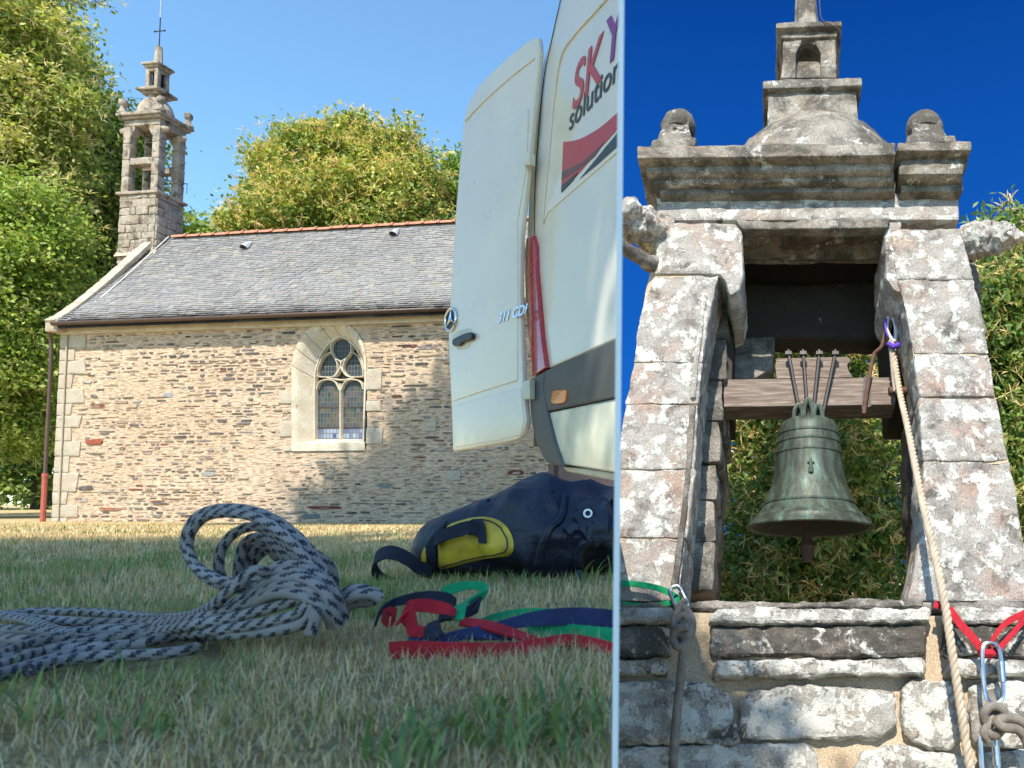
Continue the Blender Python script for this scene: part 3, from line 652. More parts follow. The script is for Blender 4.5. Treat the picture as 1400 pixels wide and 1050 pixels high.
def wall_stones():
    rnd = random.Random(3); items = []
    z = -0.02
    while z < ZE - 0.16:
        rowh = rnd.uniform(0.035, 0.085); x = 0.42 + rnd.uniform(0, 0.3)
        while x < LEN - 0.05:
            w = min(rnd.lognormvariate(-1.75, 0.5), 0.62); h = min(rowh*rnd.uniform(0.3, 0.85), 0.075)
            dens = 0.58 + 0.55*noise.noise(Vector((x*0.7, z*1.1, 2.2)))
            if z > ZE - 1.15: dens += 0.2
            if rnd.random() < dens: items.append((x + w/2, z + rnd.uniform(0, 0.02), w, h))
            x += w + rnd.uniform(0.01, 0.09)
        z += rowh + rnd.uniform(0.0, 0.018)
    specials = [(130, 604, 30, 10, (0.30, 0.085, 0.05)), (133, 555, 28, 7, (0.20, 0.08, 0.06)), (445, 694, 60, 5, (0.16, 0.05, 0.04)), (425, 706, 30, 8, (0.16, 0.18, 0.18)), (560, 473, 27, 6, (0.14, 0.05, 0.05)), (585, 475, 32, 8, (0.20, 0.17, 0.17)),
                (117, 667, 26, 7, (0.11, 0.10, 0.10)), (285, 648, 24, 8, (0.28, 0.28, 0.27)), (230, 540, 18, 9, (0.30, 0.30, 0.30)), (525, 664, 22, 9, (0.22, 0.22, 0.21)), (705, 646, 26, 8, (0.16, 0.05, 0.05)), (395, 455, 22, 5, (0.09, 0.09, 0.09)), (150, 696, 40, 5, (0.3, 0.13, 0.09))]
    out = []
    for x, zz, w, h in items:
        if in_window(x, zz, 0.06 + w/2*0.6): continue
        u = rnd.random()
        if u < 0.22: c = (0.11, 0.10, 0.10)
        elif u < 0.38: c = (0.20, 0.185, 0.18)
        elif u < 0.55: c = (0.27, 0.205, 0.16)
        elif u < 0.93: c = (0.46, 0.36, 0.26)
        elif u < 0.965: c = (0.17, 0.07, 0.055)
        else: c = (0.33, 0.32, 0.30)
        # the left, well-lit half carries more smeared mortar
        k = rnd.uniform(0.75, 1.3); out.append((x, zz, w, h, tuple(v*k for v in c)))
    for px, py, w, h, c in specials:
        p = F(px, py); out.append((p.x, p.z, w*0.0155, h*0.0155, c))
    out.sort(key=lambda t: -t[2]*t[3])
    def shape(bm, x, z, w, h, pr):
        n = rnd.choice((6, 7, 8)); fr = []; bk = []
        for k in range(n):
            a = 2*math.pi*k/n + rnd.uniform(-.2, .2); ca, sa = math.cos(a), math.sin(a)
            ex = math.copysign(abs(ca)**0.45, ca)*w/2*rnd.uniform(.82, 1.05); ez = math.copysign(abs(sa)**0.6, sa)*h/2*rnd.uniform(.75, 1.1)
            bk.append(bm.verts.new((x + ex, 0.03, z + ez))); fr.append(bm.verts.new((x + ex*0.94, -pr*rnd.uniform(.6, 1.1), z + ez*0.8)))
        bm.faces.new(fr)
        for k in range(n): bm.faces.new((fr[k], fr[(k+1) % n], bk[(k+1) % n], bk[k]))
    for s in out[:290]:
        bm = bmesh.new(); shape(bm, s[0], s[1], s[2], s[3], rnd.uniform(.008, .03)); o = put('stone', bm, M['schist'], wall, smooth=False); colour_mesh(o, s[4])
    bm = bmesh.new(); cols = []
    for s in out[290:]:
        n0 = len(bm.verts); shape(bm, s[0], s[1], s[2], s[3], rnd.uniform(.005, .022)); cols += [s[4]]*(len(bm.verts)-n0)
    me = bpy.data.meshes.new('small_stones'); bmesh.ops.recalc_face_normals(bm, faces=bm.faces); bm.to_mesh(me); bm.free()
    a = me.color_attributes.new('Col', 'FLOAT_COLOR', 'POINT'); a.data.foreach_set('color', np.c_[np.array(cols), np.ones(len(cols))].ravel())
    link('small_stones', me, M['schist'], wall, 'stuff')
wall_stones()
def chapel_trim():
    rnd = random.Random(8)
    # corner quoins
    z = -0.2; k = 0
    while z < ZE - 0.15:
        h = rnd.uniform(0.26, 0.42); h = min(h, ZE - 0.12 - z); w = 0.62 if k % 2 else 0.36
        stone('quoin', [Vector((-0.012, 0.05, z)), Vector((w*rnd.uniform(.85, 1.1), 0.05, z)), Vector((w, 0.05, z+h-0.012)), Vector((-0.012, 0.05, z+h-0.012))], Vector((0, -0.075, 0)), M['quoin'], wall, 0.012, 0.15, 0.008, 6, k, 0.0)
        z += h; k += 1
    # eave cornice
    stone('eave_cornice', [Vector((0.0, 0.02, ZE-0.16)), Vector((LEN, 0.02, ZE-0.16)), Vector((LEN, 0.02, ZE-0.01)), Vector((0.0, 0.02, ZE-0.01))], Vector((0, -0.09, 0)), M['ashlar'], wall, 0.01, 0.4, 0.006, 3, 9, 0.01)
    # window dressings: blocks around the opening
    for (x0, x1, y0, y1) in ((383, 401, 575, 597), (381, 401, 534, 552), (501, 524, 585, 607), (501, 522, 548, 562), (501, 523, 504, 533), (388, 401, 610, 617)):
        a = F(x0, y1); b = F(x1, y0)
        stone('dressing', [Vector((a.x, 0.03, a.z)), Vector((b.x-0.004, 0.03, a.z)), Vector((b.x-0.004, 0.03, b.z)), Vector((a.x, 0.03, b.z))], Vector((0, -0.055, 0)), M['quoin'], wall, 0.01, 0.12, 0.007, 8, x0, 0)
    for px, py in ((587, 583), (620, 650)):
        a = F(px, py); stone('dressing', [a + Vector((-.16, .03, -.1)), a + Vector((.16, .03, -.1)), a + Vector((.15, .03, .11)), a + Vector((-.15, .03, .1))], Vector((0, -.05, 0)), M['quoin'], wall, .02, .1, .01, 8, px, 0)
chapel_trim()
def window():
    # surround: splayed ring of blocks from the wall face to the tracery plane
    w = link('window', bpy.data.meshes.new('window'), None, chapel)
    bm = bmesh.new(); n = 14
    DG = 0.26
    inn = [F(x, y, 0.0) + Vector((0, 0, 0)) for x, y in win_in]
    cxm = (win_out[0].x + win_out[-1].x)/2
    def resample(P, m, closed=False):
        P = [Vector(p) for p in P]; Ls = [0]
        for a, b in zip(P, P[1:]): Ls.append(Ls[-1] + (b-a).length)
        out = []
        for i in range(m):
            t = Ls[-1]*i/(m-1); j = max(k for k in range(len(Ls)) if Ls[k] <= t + 1e-9); j = min(j, len(P)-2)
            u = (t - Ls[j])/(Ls[j+1]-Ls[j]); out.append(P[j].lerp(P[j+1], u))
        return out
    m = 41
    A = resample(catmull(win_out[1:12], 4), m-8); A = resample([win_out[0], win_out[1]], 5)[:-1] + A + resample([win_out[11], win_out[13]], 5)[1:]
    B = resample([inn[0], inn[1]], 5)[:-1] + resample(catmull(inn[1:10], 4), m-8) + resample([inn[9], inn[10]], 5)[1:]
    for p in B: p.y = DG - 0.04
    # ring stones
    cuts = [0, 5, 9, 13, 17, 20, 24, 28, 32, 36, m-1]
    for a, b in zip(cuts, cuts[1:]):
        bm = bmesh.new(); g = 0.0
        rows = []
        for i in range(a, b+1):
            o, q = A[i], B[i]; t = [(0, -0.028), (0.22, -0.030), (0.42, 0.02), (1.0, DG-0.04), (1.0, DG+0.04)]
            row = []
            for s, y in t:
                p = o.lerp(q, s); p.y = y; row.append(bm.verts.new(p))
            rows.append(row)
        for r0, r1 in zip(rows, rows[1:]):
            for k in range(4): bm.faces.new((r0[k], r0[k+1], r1[k+1], r1[k]))
        # outer rim back to the wall
        for r0, r1 in zip(rows, rows[1:]):
            pa = r0[0].co.copy(); pb = r1[0].co.copy(); pa.y = 0.02; pb.y = 0.02
            bm.faces.new((bm.verts.new(pa), r0[0], r1[0], bm.verts.new(pb)))
        bmesh.ops.remove_doubles(bm, verts=bm.verts, dist=1e-5)
        put('surround_stone', bm, M['ashlar'], w)
    # dark joints between the ring stones
    bm = bmesh.new()
    for c in cuts[1:-1]:
        o, q = A[c].copy(), B[c].copy(); o.y = -0.0285; mid = o.lerp(q, .22); mid.y = -0.031; m2 = o.lerp(q, .42); m2.y = 0.019; q.y = DG-0.042
        tube(bm, [o, mid, m2, q], 0.004, 4)
    put('mortar_joint', bm, M['black_gap'], w, kind='stuff')
    # sill
    s0 = F(400, 617); s1 = F(499, 605)
    bm = bmesh.new(); x0, x1 = s0.x, F(500, 617).x; zi = B[0].z; xi0, xi1 = B[0].x, B[-1].x
    P = [Vector((x0, -0.03, s0.z)), Vector((x1, -0.03, s0.z)), Vector((x1, -0.03, s0.z + 0.16)), Vector((xi1+.02, DG, zi+0.01)), Vector((xi0-.02, DG, zi+0.01)), Vector((x0, -0.03, s0.z+0.16))]
    v = [bm.verts.new(p) for p in P]; bm.faces.new((v[0], v[1], v[2], v[5])); bm.faces.new((v[5], v[2], v[3], v[4]))
    put('window_sill', bm, M['ashlar'], w, smooth=False)
    # tracery bars
    yT = DG - 0.02
    def T(x, y): p = F(x, y, 0.0); p.y = yT; return p
    # the opening is authored on the wall plane, so slide the tracery with it
    bm = bmesh.new()
    bars = [
        ([(456.5, 601), (456.5, 560), (456.5, 522)], .050), ([(421, 601), (421, 520), (424, 498), (432, 478), (444, 464), (457, 457), (470, 464), (481, 478), (489, 498), (491, 520), (491, 601)], .055),
        ([(424, 530), (427, 521), (434, 517), (443, 517), (450, 521), (455, 531)], .035), ([(458, 531), (462, 521), (469, 517), (478, 517), (485, 521), (488, 530)], .035),
        ([(424, 512), (436, 513), (448, 512), (454, 505), (457, 497), (456, 491), (449, 487), (444, 478), (444, 468), (450, 461), (457, 459)], .032),
        ([(489, 512), (478, 513), (466, 512), (460, 505), (457, 497), (459, 491), (466, 486), (471, 478), (471, 468), (465, 461), (458, 459)], .032),
        ([(449, 487), (452, 495), (452, 506), (446, 513)], .026), ([(465, 487), (461, 495), (461, 506), (468, 513)], .026),
        ([(421, 601), (491, 601)], .05), ([(444, 478), (433, 485), (426, 500), (425, 512)], .026), ([(471, 478), (481, 485), (487, 500), (488, 512)], .026), ([(438, 514), (457, 517), (476, 514)], .045)]
    for P, wdt in bars:
        pts = catmull([T(*p) for p in P], 6) if len(P) > 2 else [T(*p) for p in P]
        fr = frames(pts); rings = []
        for p, (t, nn_, b_) in zip(pts, fr):
            s = t.cross(Vector((0, 1, 0))).normalized()*wdt/2
            rings.append([bm.verts.new(p + q) for q in (s*0.45 + Vector((0, -.05, 0)), -s*0.45 + Vector((0, -.05, 0)), -s*1.1 + Vector((0, 0.01, 0)), -s*1.1 + Vector((0, .05, 0)), s*1.1 + Vector((0, .05, 0)), s*1.1 + Vector((0, .01, 0)))])
        for r0, r1 in zip(rings, rings[1:]):
            for k in range(6): bm.faces.new((r0[k], r0[(k+1) % 6], r1[(k+1) % 6], r1[k]))
        bm.faces.new(rings[0][::-1]); bm.faces.new(rings[-1])
    put('tracery', bm, M['ashlar'], w)
    def pane(P, mat, name='pane'):
        bm = bmesh.new(); prism(bm, [T(x, y) + Vector((0, 0.035, 0)) for x, y in P], Vector((0, 0.01, 0))); put(name, bm, mat, w, smooth=False)
    for a, b in ((423, 455), (458, 490)):
        pane([(a, 582), (b, 582), (b, 530), (b-5, 519), (a+5, 519), (a, 530)], M['glass']); pane([(a, 600), (b, 600), (b, 583), (a, 583)], M['glass_blue'])
        bm = bmesh.new(); p = T(a, 582.5); q = T(b, 582.5); tube(bm, [p + Vector((0, .02, 0)), q + Vector((0, .02, 0))], .008, 6); p = T(a, 554); q = T(b, 554); tube(bm, [p + Vector((0, .02, 0)), q + Vector((0, .02, 0))], .006, 6); put('saddle_bar', bm, M['iron'], w)
    pane([(446, 465), (457, 459), (469, 465), (471, 476), (466, 485), (457, 495), (449, 485), (444, 476)], M['glass_dark'])
    pane([(424, 511), (427, 493), (436, 480), (446, 486), (453, 497), (451, 507), (444, 512)], M['glass_dark'])
    pane([(489, 511), (486, 493), (478, 480), (467, 486), (460, 497), (462, 507), (469, 512)], M['glass_dark'])
    bm = bmesh.new(); prism(bm, [T(x, y) + Vector((0, .05, 0)) for x, y in ((419, 603), (493, 603), (493, 515), (484, 478), (457, 455), (428, 478), (419, 515))], Vector((0, .01, 0))); put('backing', bm, M['black_gap'], w, smooth=False)
window()
def roof():
    r = link('roof', bpy.data.meshes.new('roof'), None, chapel)
    e = Vector((0, -0.26, ZE + 0.02)); t = Vector((0, RD, ZR)); sl = (t - e); L = sl.length; d = sl.normalized(); n = Vector((0, -d.z, d.y))
    bm = bmesh.new(); prism(bm, [Vector((0.02, e.y, e.z-0.04)), Vector((0.02, RD*.5+e.y*.5, (ZR+e.z)/2-.16)), Vector((0.02, RD, ZR-.06)), Vector((0.02, 2*RD+.2, ZE)), Vector((0.02, 2*RD+.2, ZE-.08)), Vector((0.02, RD, ZR-.12)), Vector((0.02, e.y, e.z-0.10))], Vector((LEN, 0, 0)))
    put('roof_deck', bm, M['slate'], r, smooth=False)
    rnd = random.Random(2); rows = 44; V = []; Fc = []; Cc = []; nsl = 0
    rh = L/rows
    for i in range(rows):
        x = 0.05 - rnd.uniform(0, .2); s0 = i*rh
        while x < LEN + 0.1:
            w = rnd.uniform(0.14, 0.24); xa, xb = max(x, 0.04), min(x + w - 0.006, LEN + .1)
            if xb > xa + 0.02:
                lo = s0 - rnd.uniform(0, .012); hi = s0 + rh*1.25; k = len(V); lift = rnd.uniform(.012, .026)
                # slight sag of the old roof
                sag = -0.035*math.sin(math.pi*(s0/L))*(1 + .4*math.sin(x*1.3))
                fl = 0.10*max(0, 1 - s0/0.9)**2
                a = e + d*lo + n*(lift + sag + fl*0.5) + Vector((xa, 0, 0)); b = a + Vector((xb-xa, 0, rnd.uniform(-.003, .003))); c = e + d*hi + n*(0.002 + sag) + Vector((xb, 0, 0)); f = c - Vector((xb-xa, 0, 0))
                a2 = a - n*0.02; b2 = b - n*0.02
                V += [a, b, c, f, a2, b2]; Fc += [(k, k+1, k+2), (k, k+2, k+3), (k+4, k+5, k+1), (k+4, k+1, k)]
                g = rnd.uniform(.86, 1.12)*(1 + .12*noise.noise(Vector((x, s0, 4)))); base = (0.26, 0.25, 0.25) if rnd.random() < .85 else (0.31, 0.285, 0.25)
                Cc += [tuple(q*g for q in base)]*6
                if i < 5 and nsl < 290:
                    me = bpy.data.meshes.new('slate'); me.from_pydata([tuple(v) for v in V[k:]], [], [tuple(q - k for q in f) for f in Fc[-4:]]); del V[k:]; del Fc[-4:]; cc = Cc[-1]; del Cc[-6:]
                    colour_mesh(link('slate', me, M['slate'], r), cc); nsl += 1
            x += w
    npmesh('slates', np.array([tuple(v) for v in V]), np.array(Fc), M['slate'], np.array(Cc), parent=r, kind='stuff')
    # ridge tiles
    x = F(238, 326, RD).x
    bm = bmesh.new(); P = []
    for k in range(7):
        a = math.pi*k/6; P.append((0.11*math.cos(a), 0.09*math.sin(a)))
    for yy, zz in ((0, 0.0),): pass
    vs = [[bm.verts.new((xx, q[0]*s, q[1]*s)) for q in P] for xx, s in ((0, 1), (0.36, 1), (0.36, 1.22), (0.43, 1.22))]
    for a, b in zip(vs, vs[1:]):
        for k in range(6): bm.faces.new((a[k], a[k+1], b[k+1], b[k]))
    first = put('ridge_tile', bm, M['terracotta'], r); first.location = (x, RD, ZR - 0.015); x += 0.40; i = 0
    while x < LEN - 0.3:
        c = copy_of(first); c.parent = r; c.location = (x, RD, ZR - 0.015 + rnd.uniform(-.008, .008)); x += 0.40
    # two small roof vents
    for px, py in ((334, 341), (538, 323)):
        # find the point on the slope
        nn = (CN*n.y + UP*n.z); co = CO + CN*e.y + UP*e.z; p = hit(px, py, co, nn) - CO; p = Vector((p.dot(CT), p.dot(CN), p.z))
        bm = bmesh.new(); vs = []
        for s, rr in ((0.0, 0.10), (0.18, 0.075), (0.34, 0.02)):
            vs.append([bm.verts.new(p + d*s + Vector((rr*math.cos(a), 0, 0)) + n*(0.02 + rr*1.1*math.sin(a))) for a in [math.pi*k/6 for k in range(7)]])
        for a, b in zip(vs, vs[1:]):
            for k in range(6): bm.faces.new((a[k], a[k+1], b[k+1], b[k]))
        put('vent_hood', bm, M['zinc'], r)
        bm = bmesh.new(); v = [bm.verts.new(p + d*0.02 + Vector((.09*math.cos(math.pi*k/6), 0, 0)) + n*(0.015 + .09*math.sin(math.pi*k/6))) for k in range(7)]; bm.faces.new(v); put('vent_mouth', bm, M['black_gap'], r)
    # gable coping on the left slope, flashing beside it
    b = [Vector((-0.10, -0.26, ZE - 0.02)), Vector((-0.10, 0.35, ZE + 0.50)), Vector((-0.10, RD - 0.7, ZR - 0.85)), Vector((-0.10, RD, ZR + 0.05))]
    C = catmull([Vector((-.08, -.28, ZE + .02)), Vector((-.08, .1, ZE + .34)), Vector((-.08, .9, ZE + 1.25)), Vector((-.08, RD-.2, ZR - .10))], 3)
    for i in range(len(C)-1):
        p, q = C[i], C[i+1]; u = (q-p).normalized()*0.006; up = Vector((0, -(q-p).z, (q-p).y)).normalized()*0.10
        stone('coping_stone', [p + u, q - u, q - u + up, p + u + up], Vector((0.26, 0, 0)), M['quoin'], r, .015, .12, .008, 7, i, 0)
    bm = bmesh.new(); tube(bm, [c + Vector((.46, .03, 0.075)) for c in C], 0.014, 6); put('flashing', bm, M['zinc'], r)
    p0 = C[0]; stone('kneeler', [p0 + Vector((-.02, 0, -.16)), p0 + Vector((-.02, .35, -.16)), p0 + Vector((-.02, .35, .2)), p0 + Vector((-.02, .1, .2)), p0 + Vector((-.02, -.02, .1))], Vector((.30, 0, 0)), M['quoin'], r, .03, .1, .01, 8, 3, 0)
    # gutter and pipes
    bm = bmesh.new(); vs = []
    for xx in (0.12, LEN):
        vs.append([bm.verts.new((xx, -0.305 + .06*math.cos(a), ZE + 0.045 - .065*math.sin(a))) for a in [math.pi*k/6 for k in range(7)]])
    for k in range(6): bm.faces.new((vs[0][k], vs[0][k+1], vs[1][k+1], vs[1][k]))
    g = put('gutter', bm, M['gutter'], chapel); g.modifiers.new('s', 'SOLIDIFY').thickness = 0.008
    bm = bmesh.new(); xx = F(76, 470).x; xb = F(70, 650).x
    tube(bm, catmull([Vector((xx + .12, -.245, ZE-.02)), Vector((xx+.06, -.18, ZE-.14)), Vector((xx, -.10, ZE-.3)), Vector((xx, -.08, ZE-.8)), Vector((xx, -.08, 1.0))], 5), .035, 8)
    put('downpipe', bm, M['gutter'], chapel)
    bm = bmesh.new(); tube(bm, [Vector((xx, -.08, 1.0)), Vector((xx, -.08, -.1))], .05, 8); tube(bm, [Vector((xx, -.08, .97)), Vector((xx, -.08, 1.05))], .058, 8); put('downpipe_shoe', bm, M['red_pipe'], chapel)
    bm = bmesh.new(); x2 = F(88, 600).x; tube(bm, [Vector((x2, -.05, ZE-.15)), Vector((x2, -.05, -.1))], .016, 6); put('cable_conduit', bm, M['quoin'], chapel)
roof()

# ------------------------------------------------------------------ bell tower of the chapel
def tower():
    t = link('bell_tower', bpy.data.meshes.new('bell_tower'), None, chapel)
    DF = RD - 0.42; m = M['granite_far']
    def q(px, py): return F(px, py, DF)
    xl = q(163, 300).x; xr = q(213, 300).x; W0 = xr - xl; DD = 0.76; yb = DF + DD
    z0 = q(188, 346).z; z1 = q(188, 266).z; z2 = q(188, 172).z; z3 = q(188, 157).z
    rnd = random.Random(6)
    bm = bmesh.new(); box(bm, xl+.03, xr-.03, DF+.03, yb-.03, z0 - 1.0, z1); put('tower_core', bm, M['sandy_mortar'], t, smooth=False)
    # base courses: quoins and rubble, front and right faces
    zz = z0 - .25; k = 0
    while zz < z1 - .05:
        h = rnd.uniform(.17, .25); h = min(h, z1 - zz)
        for face in (0, 1):
            L0 = W0 if face == 0 else DD; x = 0
            while x < L0 - 0.03:
                w = rnd.uniform(.16, .36); w = L0 - x if L0 - x - w < .12 else w
                a, b = x + .006, x + w - .006; j = [rnd.uniform(-.012, .012) for _ in range(8)]
                if face == 0: P = [Vector((xl+a+j[0], DF+.05, zz+j[1])), Vector((xl+b+j[2], DF+.05, zz+j[3])), Vector((xl+b+j[4], DF+.05, zz+h-.012+j[5])), Vector((xl+a+j[6], DF+.05, zz+h-.012+j[7]))]; off = Vector((0, -.06 - rnd.uniform(0, .025), 0))
                else: P = [Vector((xr-.05, DF+a+j[0], zz+j[1])), Vector((xr-.05, DF+b+j[2], zz+j[3])), Vector((xr-.05, DF+b+j[4], zz+h-.012+j[5])), Vector((xr-.05, DF+a+j[6], zz+h-.012+j[7]))]; off = Vector((.06 + rnd.uniform(0, .02), 0, 0))
                stone('stone', P, off, m, t, .012, .14, .012, 9, k, 0); k += 1; x += w
        zz += h
    def slab(name, z, h, o, mat=m, sd=0, cx=None, hx=None, hy=None):
        if cx is None: x0, x1, y0, y1 = xl-o, xr+o, DF-o, yb+o
        else: x0, x1, y0, y1 = cx.x-hx, cx.x+hx, cx.y-hy, cx.y+hy
        return stone(name, [Vector((x0, y0, z)), Vector((x1, y0, z)), Vector((x1, y1, z)), Vector((x0, y1, z))], Vector((0, 0, h)), mat, t, .018, .18, .010, 7, sd, 0)
    slab('string_course', z1, .07, .07, m, 1)
    pw = .20
    for i, (x, y) in enumerate(((xl, DF), (xr-pw, DF), (xl, yb-pw), (xr-pw, yb-pw))):
        n = 4
        for s in range(n):
            za = z1 + .075 + (z2 - z1 - .075)*s/n; zb = z1 + .075 + (z2 - z1 - .075)*(s+1)/n - .008
            stone('pillar_block', [Vector((x, y, za)), Vector((x+pw, y, za)), Vector((x+pw, y+pw, za)), Vector((x, y+pw, za))], Vector((0, 0, zb-za)), m, t, .02, .14, .012, 8, i*7+s, 0)
        # corbel heads
        sg = 1 if x == xl else -1; xx = x + (pw if sg > 0 else 0)
        stone('corbel', [Vector((xx, y, z2-.26)), Vector((xx+sg*.05, y, z2-.2)), Vector((xx+sg*.11, y, z2-.1)), Vector((xx+sg*.11, y, z2)), Vector((xx, y, z2))], Vector((0, pw, 0)), m, t, .015, .1, .008, 8, i, 0)
    zt = q(188, 224).z
    for y in (DF, yb-.2):
        stone('transom', [Vector((xl+pw, y+.02, zt)), Vector((xr-pw, y+.02, zt)), Vector((xr-pw, y+.02, zt+.17)), Vector((xl+pw, y+.02, zt+.17))], Vector((0, .18, 0)), m, t, .015, .14, .01, 8, 4, 0)
    bm = bmesh.new(); box(bm, xl+.02, xr-.02, DF+.02, yb-.02, z2+.004, z2+.07); put('lintel_core', bm, m, t, smooth=False)
    slab('architrave', z2 + .005, (z3-z2)*.55, .0, m, 2); slab('cornice', z2 + .01 + (z3-z2)*.55, .06, .07, m, 3); slab('cornice', z2 + .075 + (z3-z2)*.55, .08, .12, m, 4)
    zc = z2 + .16 + (z3-z2)*.55; c = Vector(((xl+xr)/2, (DF+yb)/2, 0))
    # corner finials
    for i, (x, y) in enumerate(((xl-.02, DF-.02), (xr+.02, DF-.02), (xl-.02, yb+.02), (xr+.02, yb+.02))):
        bm = bmesh.new(); lathe(bm, [(.12, 0), (.12, .05), (.07, .10), (.055, .2), (.085, .23), (.105, .29), (.085, .36), (.03, .39)], Vector((x, y, zc)), n=12); roughen(bm, .01, 9, i); put('finial', bm, m, t)
    bm = bmesh.new(); r0 = .40; lathe(bm, [(r0, 0), (r0*1.0, .12), (r0*.93, .26), (r0*.8, .40), (r0*.58, .52), (r0*.44, .57), (r0*.44, .66)], Vector((c.x, c.y, zc - .01)), n=24); roughen(bm, .012, 6, 5); put('dome', bm, m, t)
    zz = zc + .61
    slab('lantern_base', zz, .07, 0, m, 6, c, .22, .22); slab('lantern_base', zz+.07, .07, 0, m, 7, c, .31, .31); zz += .14
    # lantern: four corner posts and a cap
    for i, (sx, sy) in enumerate(((-1, -1), (1, -1), (-1, 1), (1, 1))):
        slab('lantern_post', zz, .56, 0, m, 10+i, Vector((c.x+sx*.125, c.y+sy*.125, 0)), .05, .05)
    slab('lantern_back', zz, .10, 0, m, 14, c, .165, .165); slab('lantern_head', zz+.48, .09, 0, m, 15, c, .165, .165)
    slab('lantern_cap', zz+.57, .06, 0, m, 16, c, .20, .20); slab('lantern_cap', zz+.63, .06, 0, m, 17, c, .245, .245)
    bm = bmesh.new(); box(bm, c.x-.1, c.x+.1, c.y-.05, c.y+.08, zz, zz+.5); put('lantern_core', bm, M['black_gap'], t)
    zz += .69
    bm = bmesh.new(); lathe(bm, [(.11, 0), (.10, .1), (.075, .50), (.08, .52), (.03, .54)], Vector((c.x, c.y, zz)), n=6); put('spirelet', bm, m, t); zz += .53
    bm = bmesh.new(); p = Vector((c.x, c.y, zz))
    tube(bm, [p, p + UP*.78], .013, 6); tube(bm, [p + Vector((-.13, 0, .42)), p + Vector((.13, 0, .42))], .013, 6)
    for v in ((-.14, .42), (.14, .42)): lathe(bm, [(.001, -.03), (.03, 0), (.001, .03)], p + Vector((v[0], 0, v[1])), n=6)
    put('iron_cross', bm, M['dark_iron'], t)
    bm = bmesh.new(); tube(bm, [p + UP*.78, p + UP*1.9], .014, 6); put('lightning_rod', bm, M['zinc'], t)
    # bracket on the right side
    bm = bmesh.new(); p = Vector((xr, yb-.1, q(188, 237).z)); tube(bm, [p + Vector((-.4, -.2, .06)), p, p + Vector((.18, 0, -.02))], .014, 6); tube(bm, [p + Vector((.18, 0, -.02)), p + Vector((.18, 0, -.28))], .008, 5); put('bracket', bm, M['dark_iron'], t)
    # small gargoyle spouts
    for i, (x, y, sx) in enumerate(((xl, DF+.1, -1), (xr, yb-.15, 1), (xr, DF+.12, 1))):
        bm = bmesh.new(); p = Vector((x, y, z2-.10)); tube(bm, catmull([p - Vector((sx*.1, 0, 0)), p + Vector((sx*.06, -.02, .02)), p + Vector((sx*.15, -.03, -.02))], 4), 0, 8, radii=[.09]*4+[.08, .075, .07, .05, .02]); roughen(bm, .012, 12, i); put('spout', bm, m, t)
    # little bells
    for z in (zt - .28, z2 - .35):
        bm = bmesh.new(); lathe(bm, [(.03, .26), (.10, .22), (.12, .12), (.16, .03), (.19, 0), (.16, 0), (.02, .1)], Vector((c.x, c.y, z)), n=16); put('small_bell', bm, M['bronze'], t)
        bm = bmesh.new(); box(bm, c.x-.28, c.x+.28, c.y-.05, c.y+.05, z+.26, z+.34); put('bell_yoke', bm, M['wood'], t)
    # lead apron
    bm = bmesh.new(); z = F(188, 346, DF).z; prism(bm, [Vector((xl-.03, DF-.06, z-.07)), Vector((xr+.08, DF-.06, z-.07)), Vector((xr+.08, DF, z+.05)), Vector((xl-.03, DF, z+.05))], Vector((0, -.02, -.01))); put('flashing', bm, M['mortar'], t)
tower()

# ------------------------------------------------------------------ the van
SA = Vector(((745-1000)/1000*3.4, 3.4, 0)); SB = Vector(((840-1000)/1000*2.80, 2.80, 0)); SD = (SB-SA).normalized(); SN = Vector((SD.y, -SD.x, 0))
if SN.y > 0: SN = -SN
DA = Vector(((728-1000)/1000*3.42, 3.42, 0)); DC = Vector(((618-1000)/1000*3.98, 3.98, 0)); DD_ = (DC-DA).normalized(); DN = Vector((DD_.y, -DD_.x, 0))
if DN.y > 0: DN = -DN
van = root('van', (SA.x, SA.y, gz(SA.x, SA.y)), 'tall white delivery van at the right of the lawn with its rear door swung open', 'van')
def S_(px, py, o=0.0): return hit(px, py, SA + SN*o, SN)
def D_(px, py, o=0.0): return hit(px, py, DA + DN*o, DN)
def plate(name, P, fn, o0, th, mat, parent, bev=0.006, seg=2, cut=True, n=None):
    """polygon traced on a panel plane: outer face at offset o0, thickness th going inwards"""
    nn = n or (SN if fn is S_ else DN)
    bm = bmesh.new(); prism(bm, [fn(x, y, o0) for x, y in P], -nn*th); bmesh.ops.recalc_face_normals(bm, faces=bm.faces)
    if bev: bevel(bm, bev, seg, 12)
    if cut: clip(bm, PCO, PNO)
    return put(name, bm, mat, parent, world=True, base=van)
def smoothpoly(P, n=4): return [(v.x, v.y) for v in catmull([Vector((x, y, 0)) for x, y in P], n)]
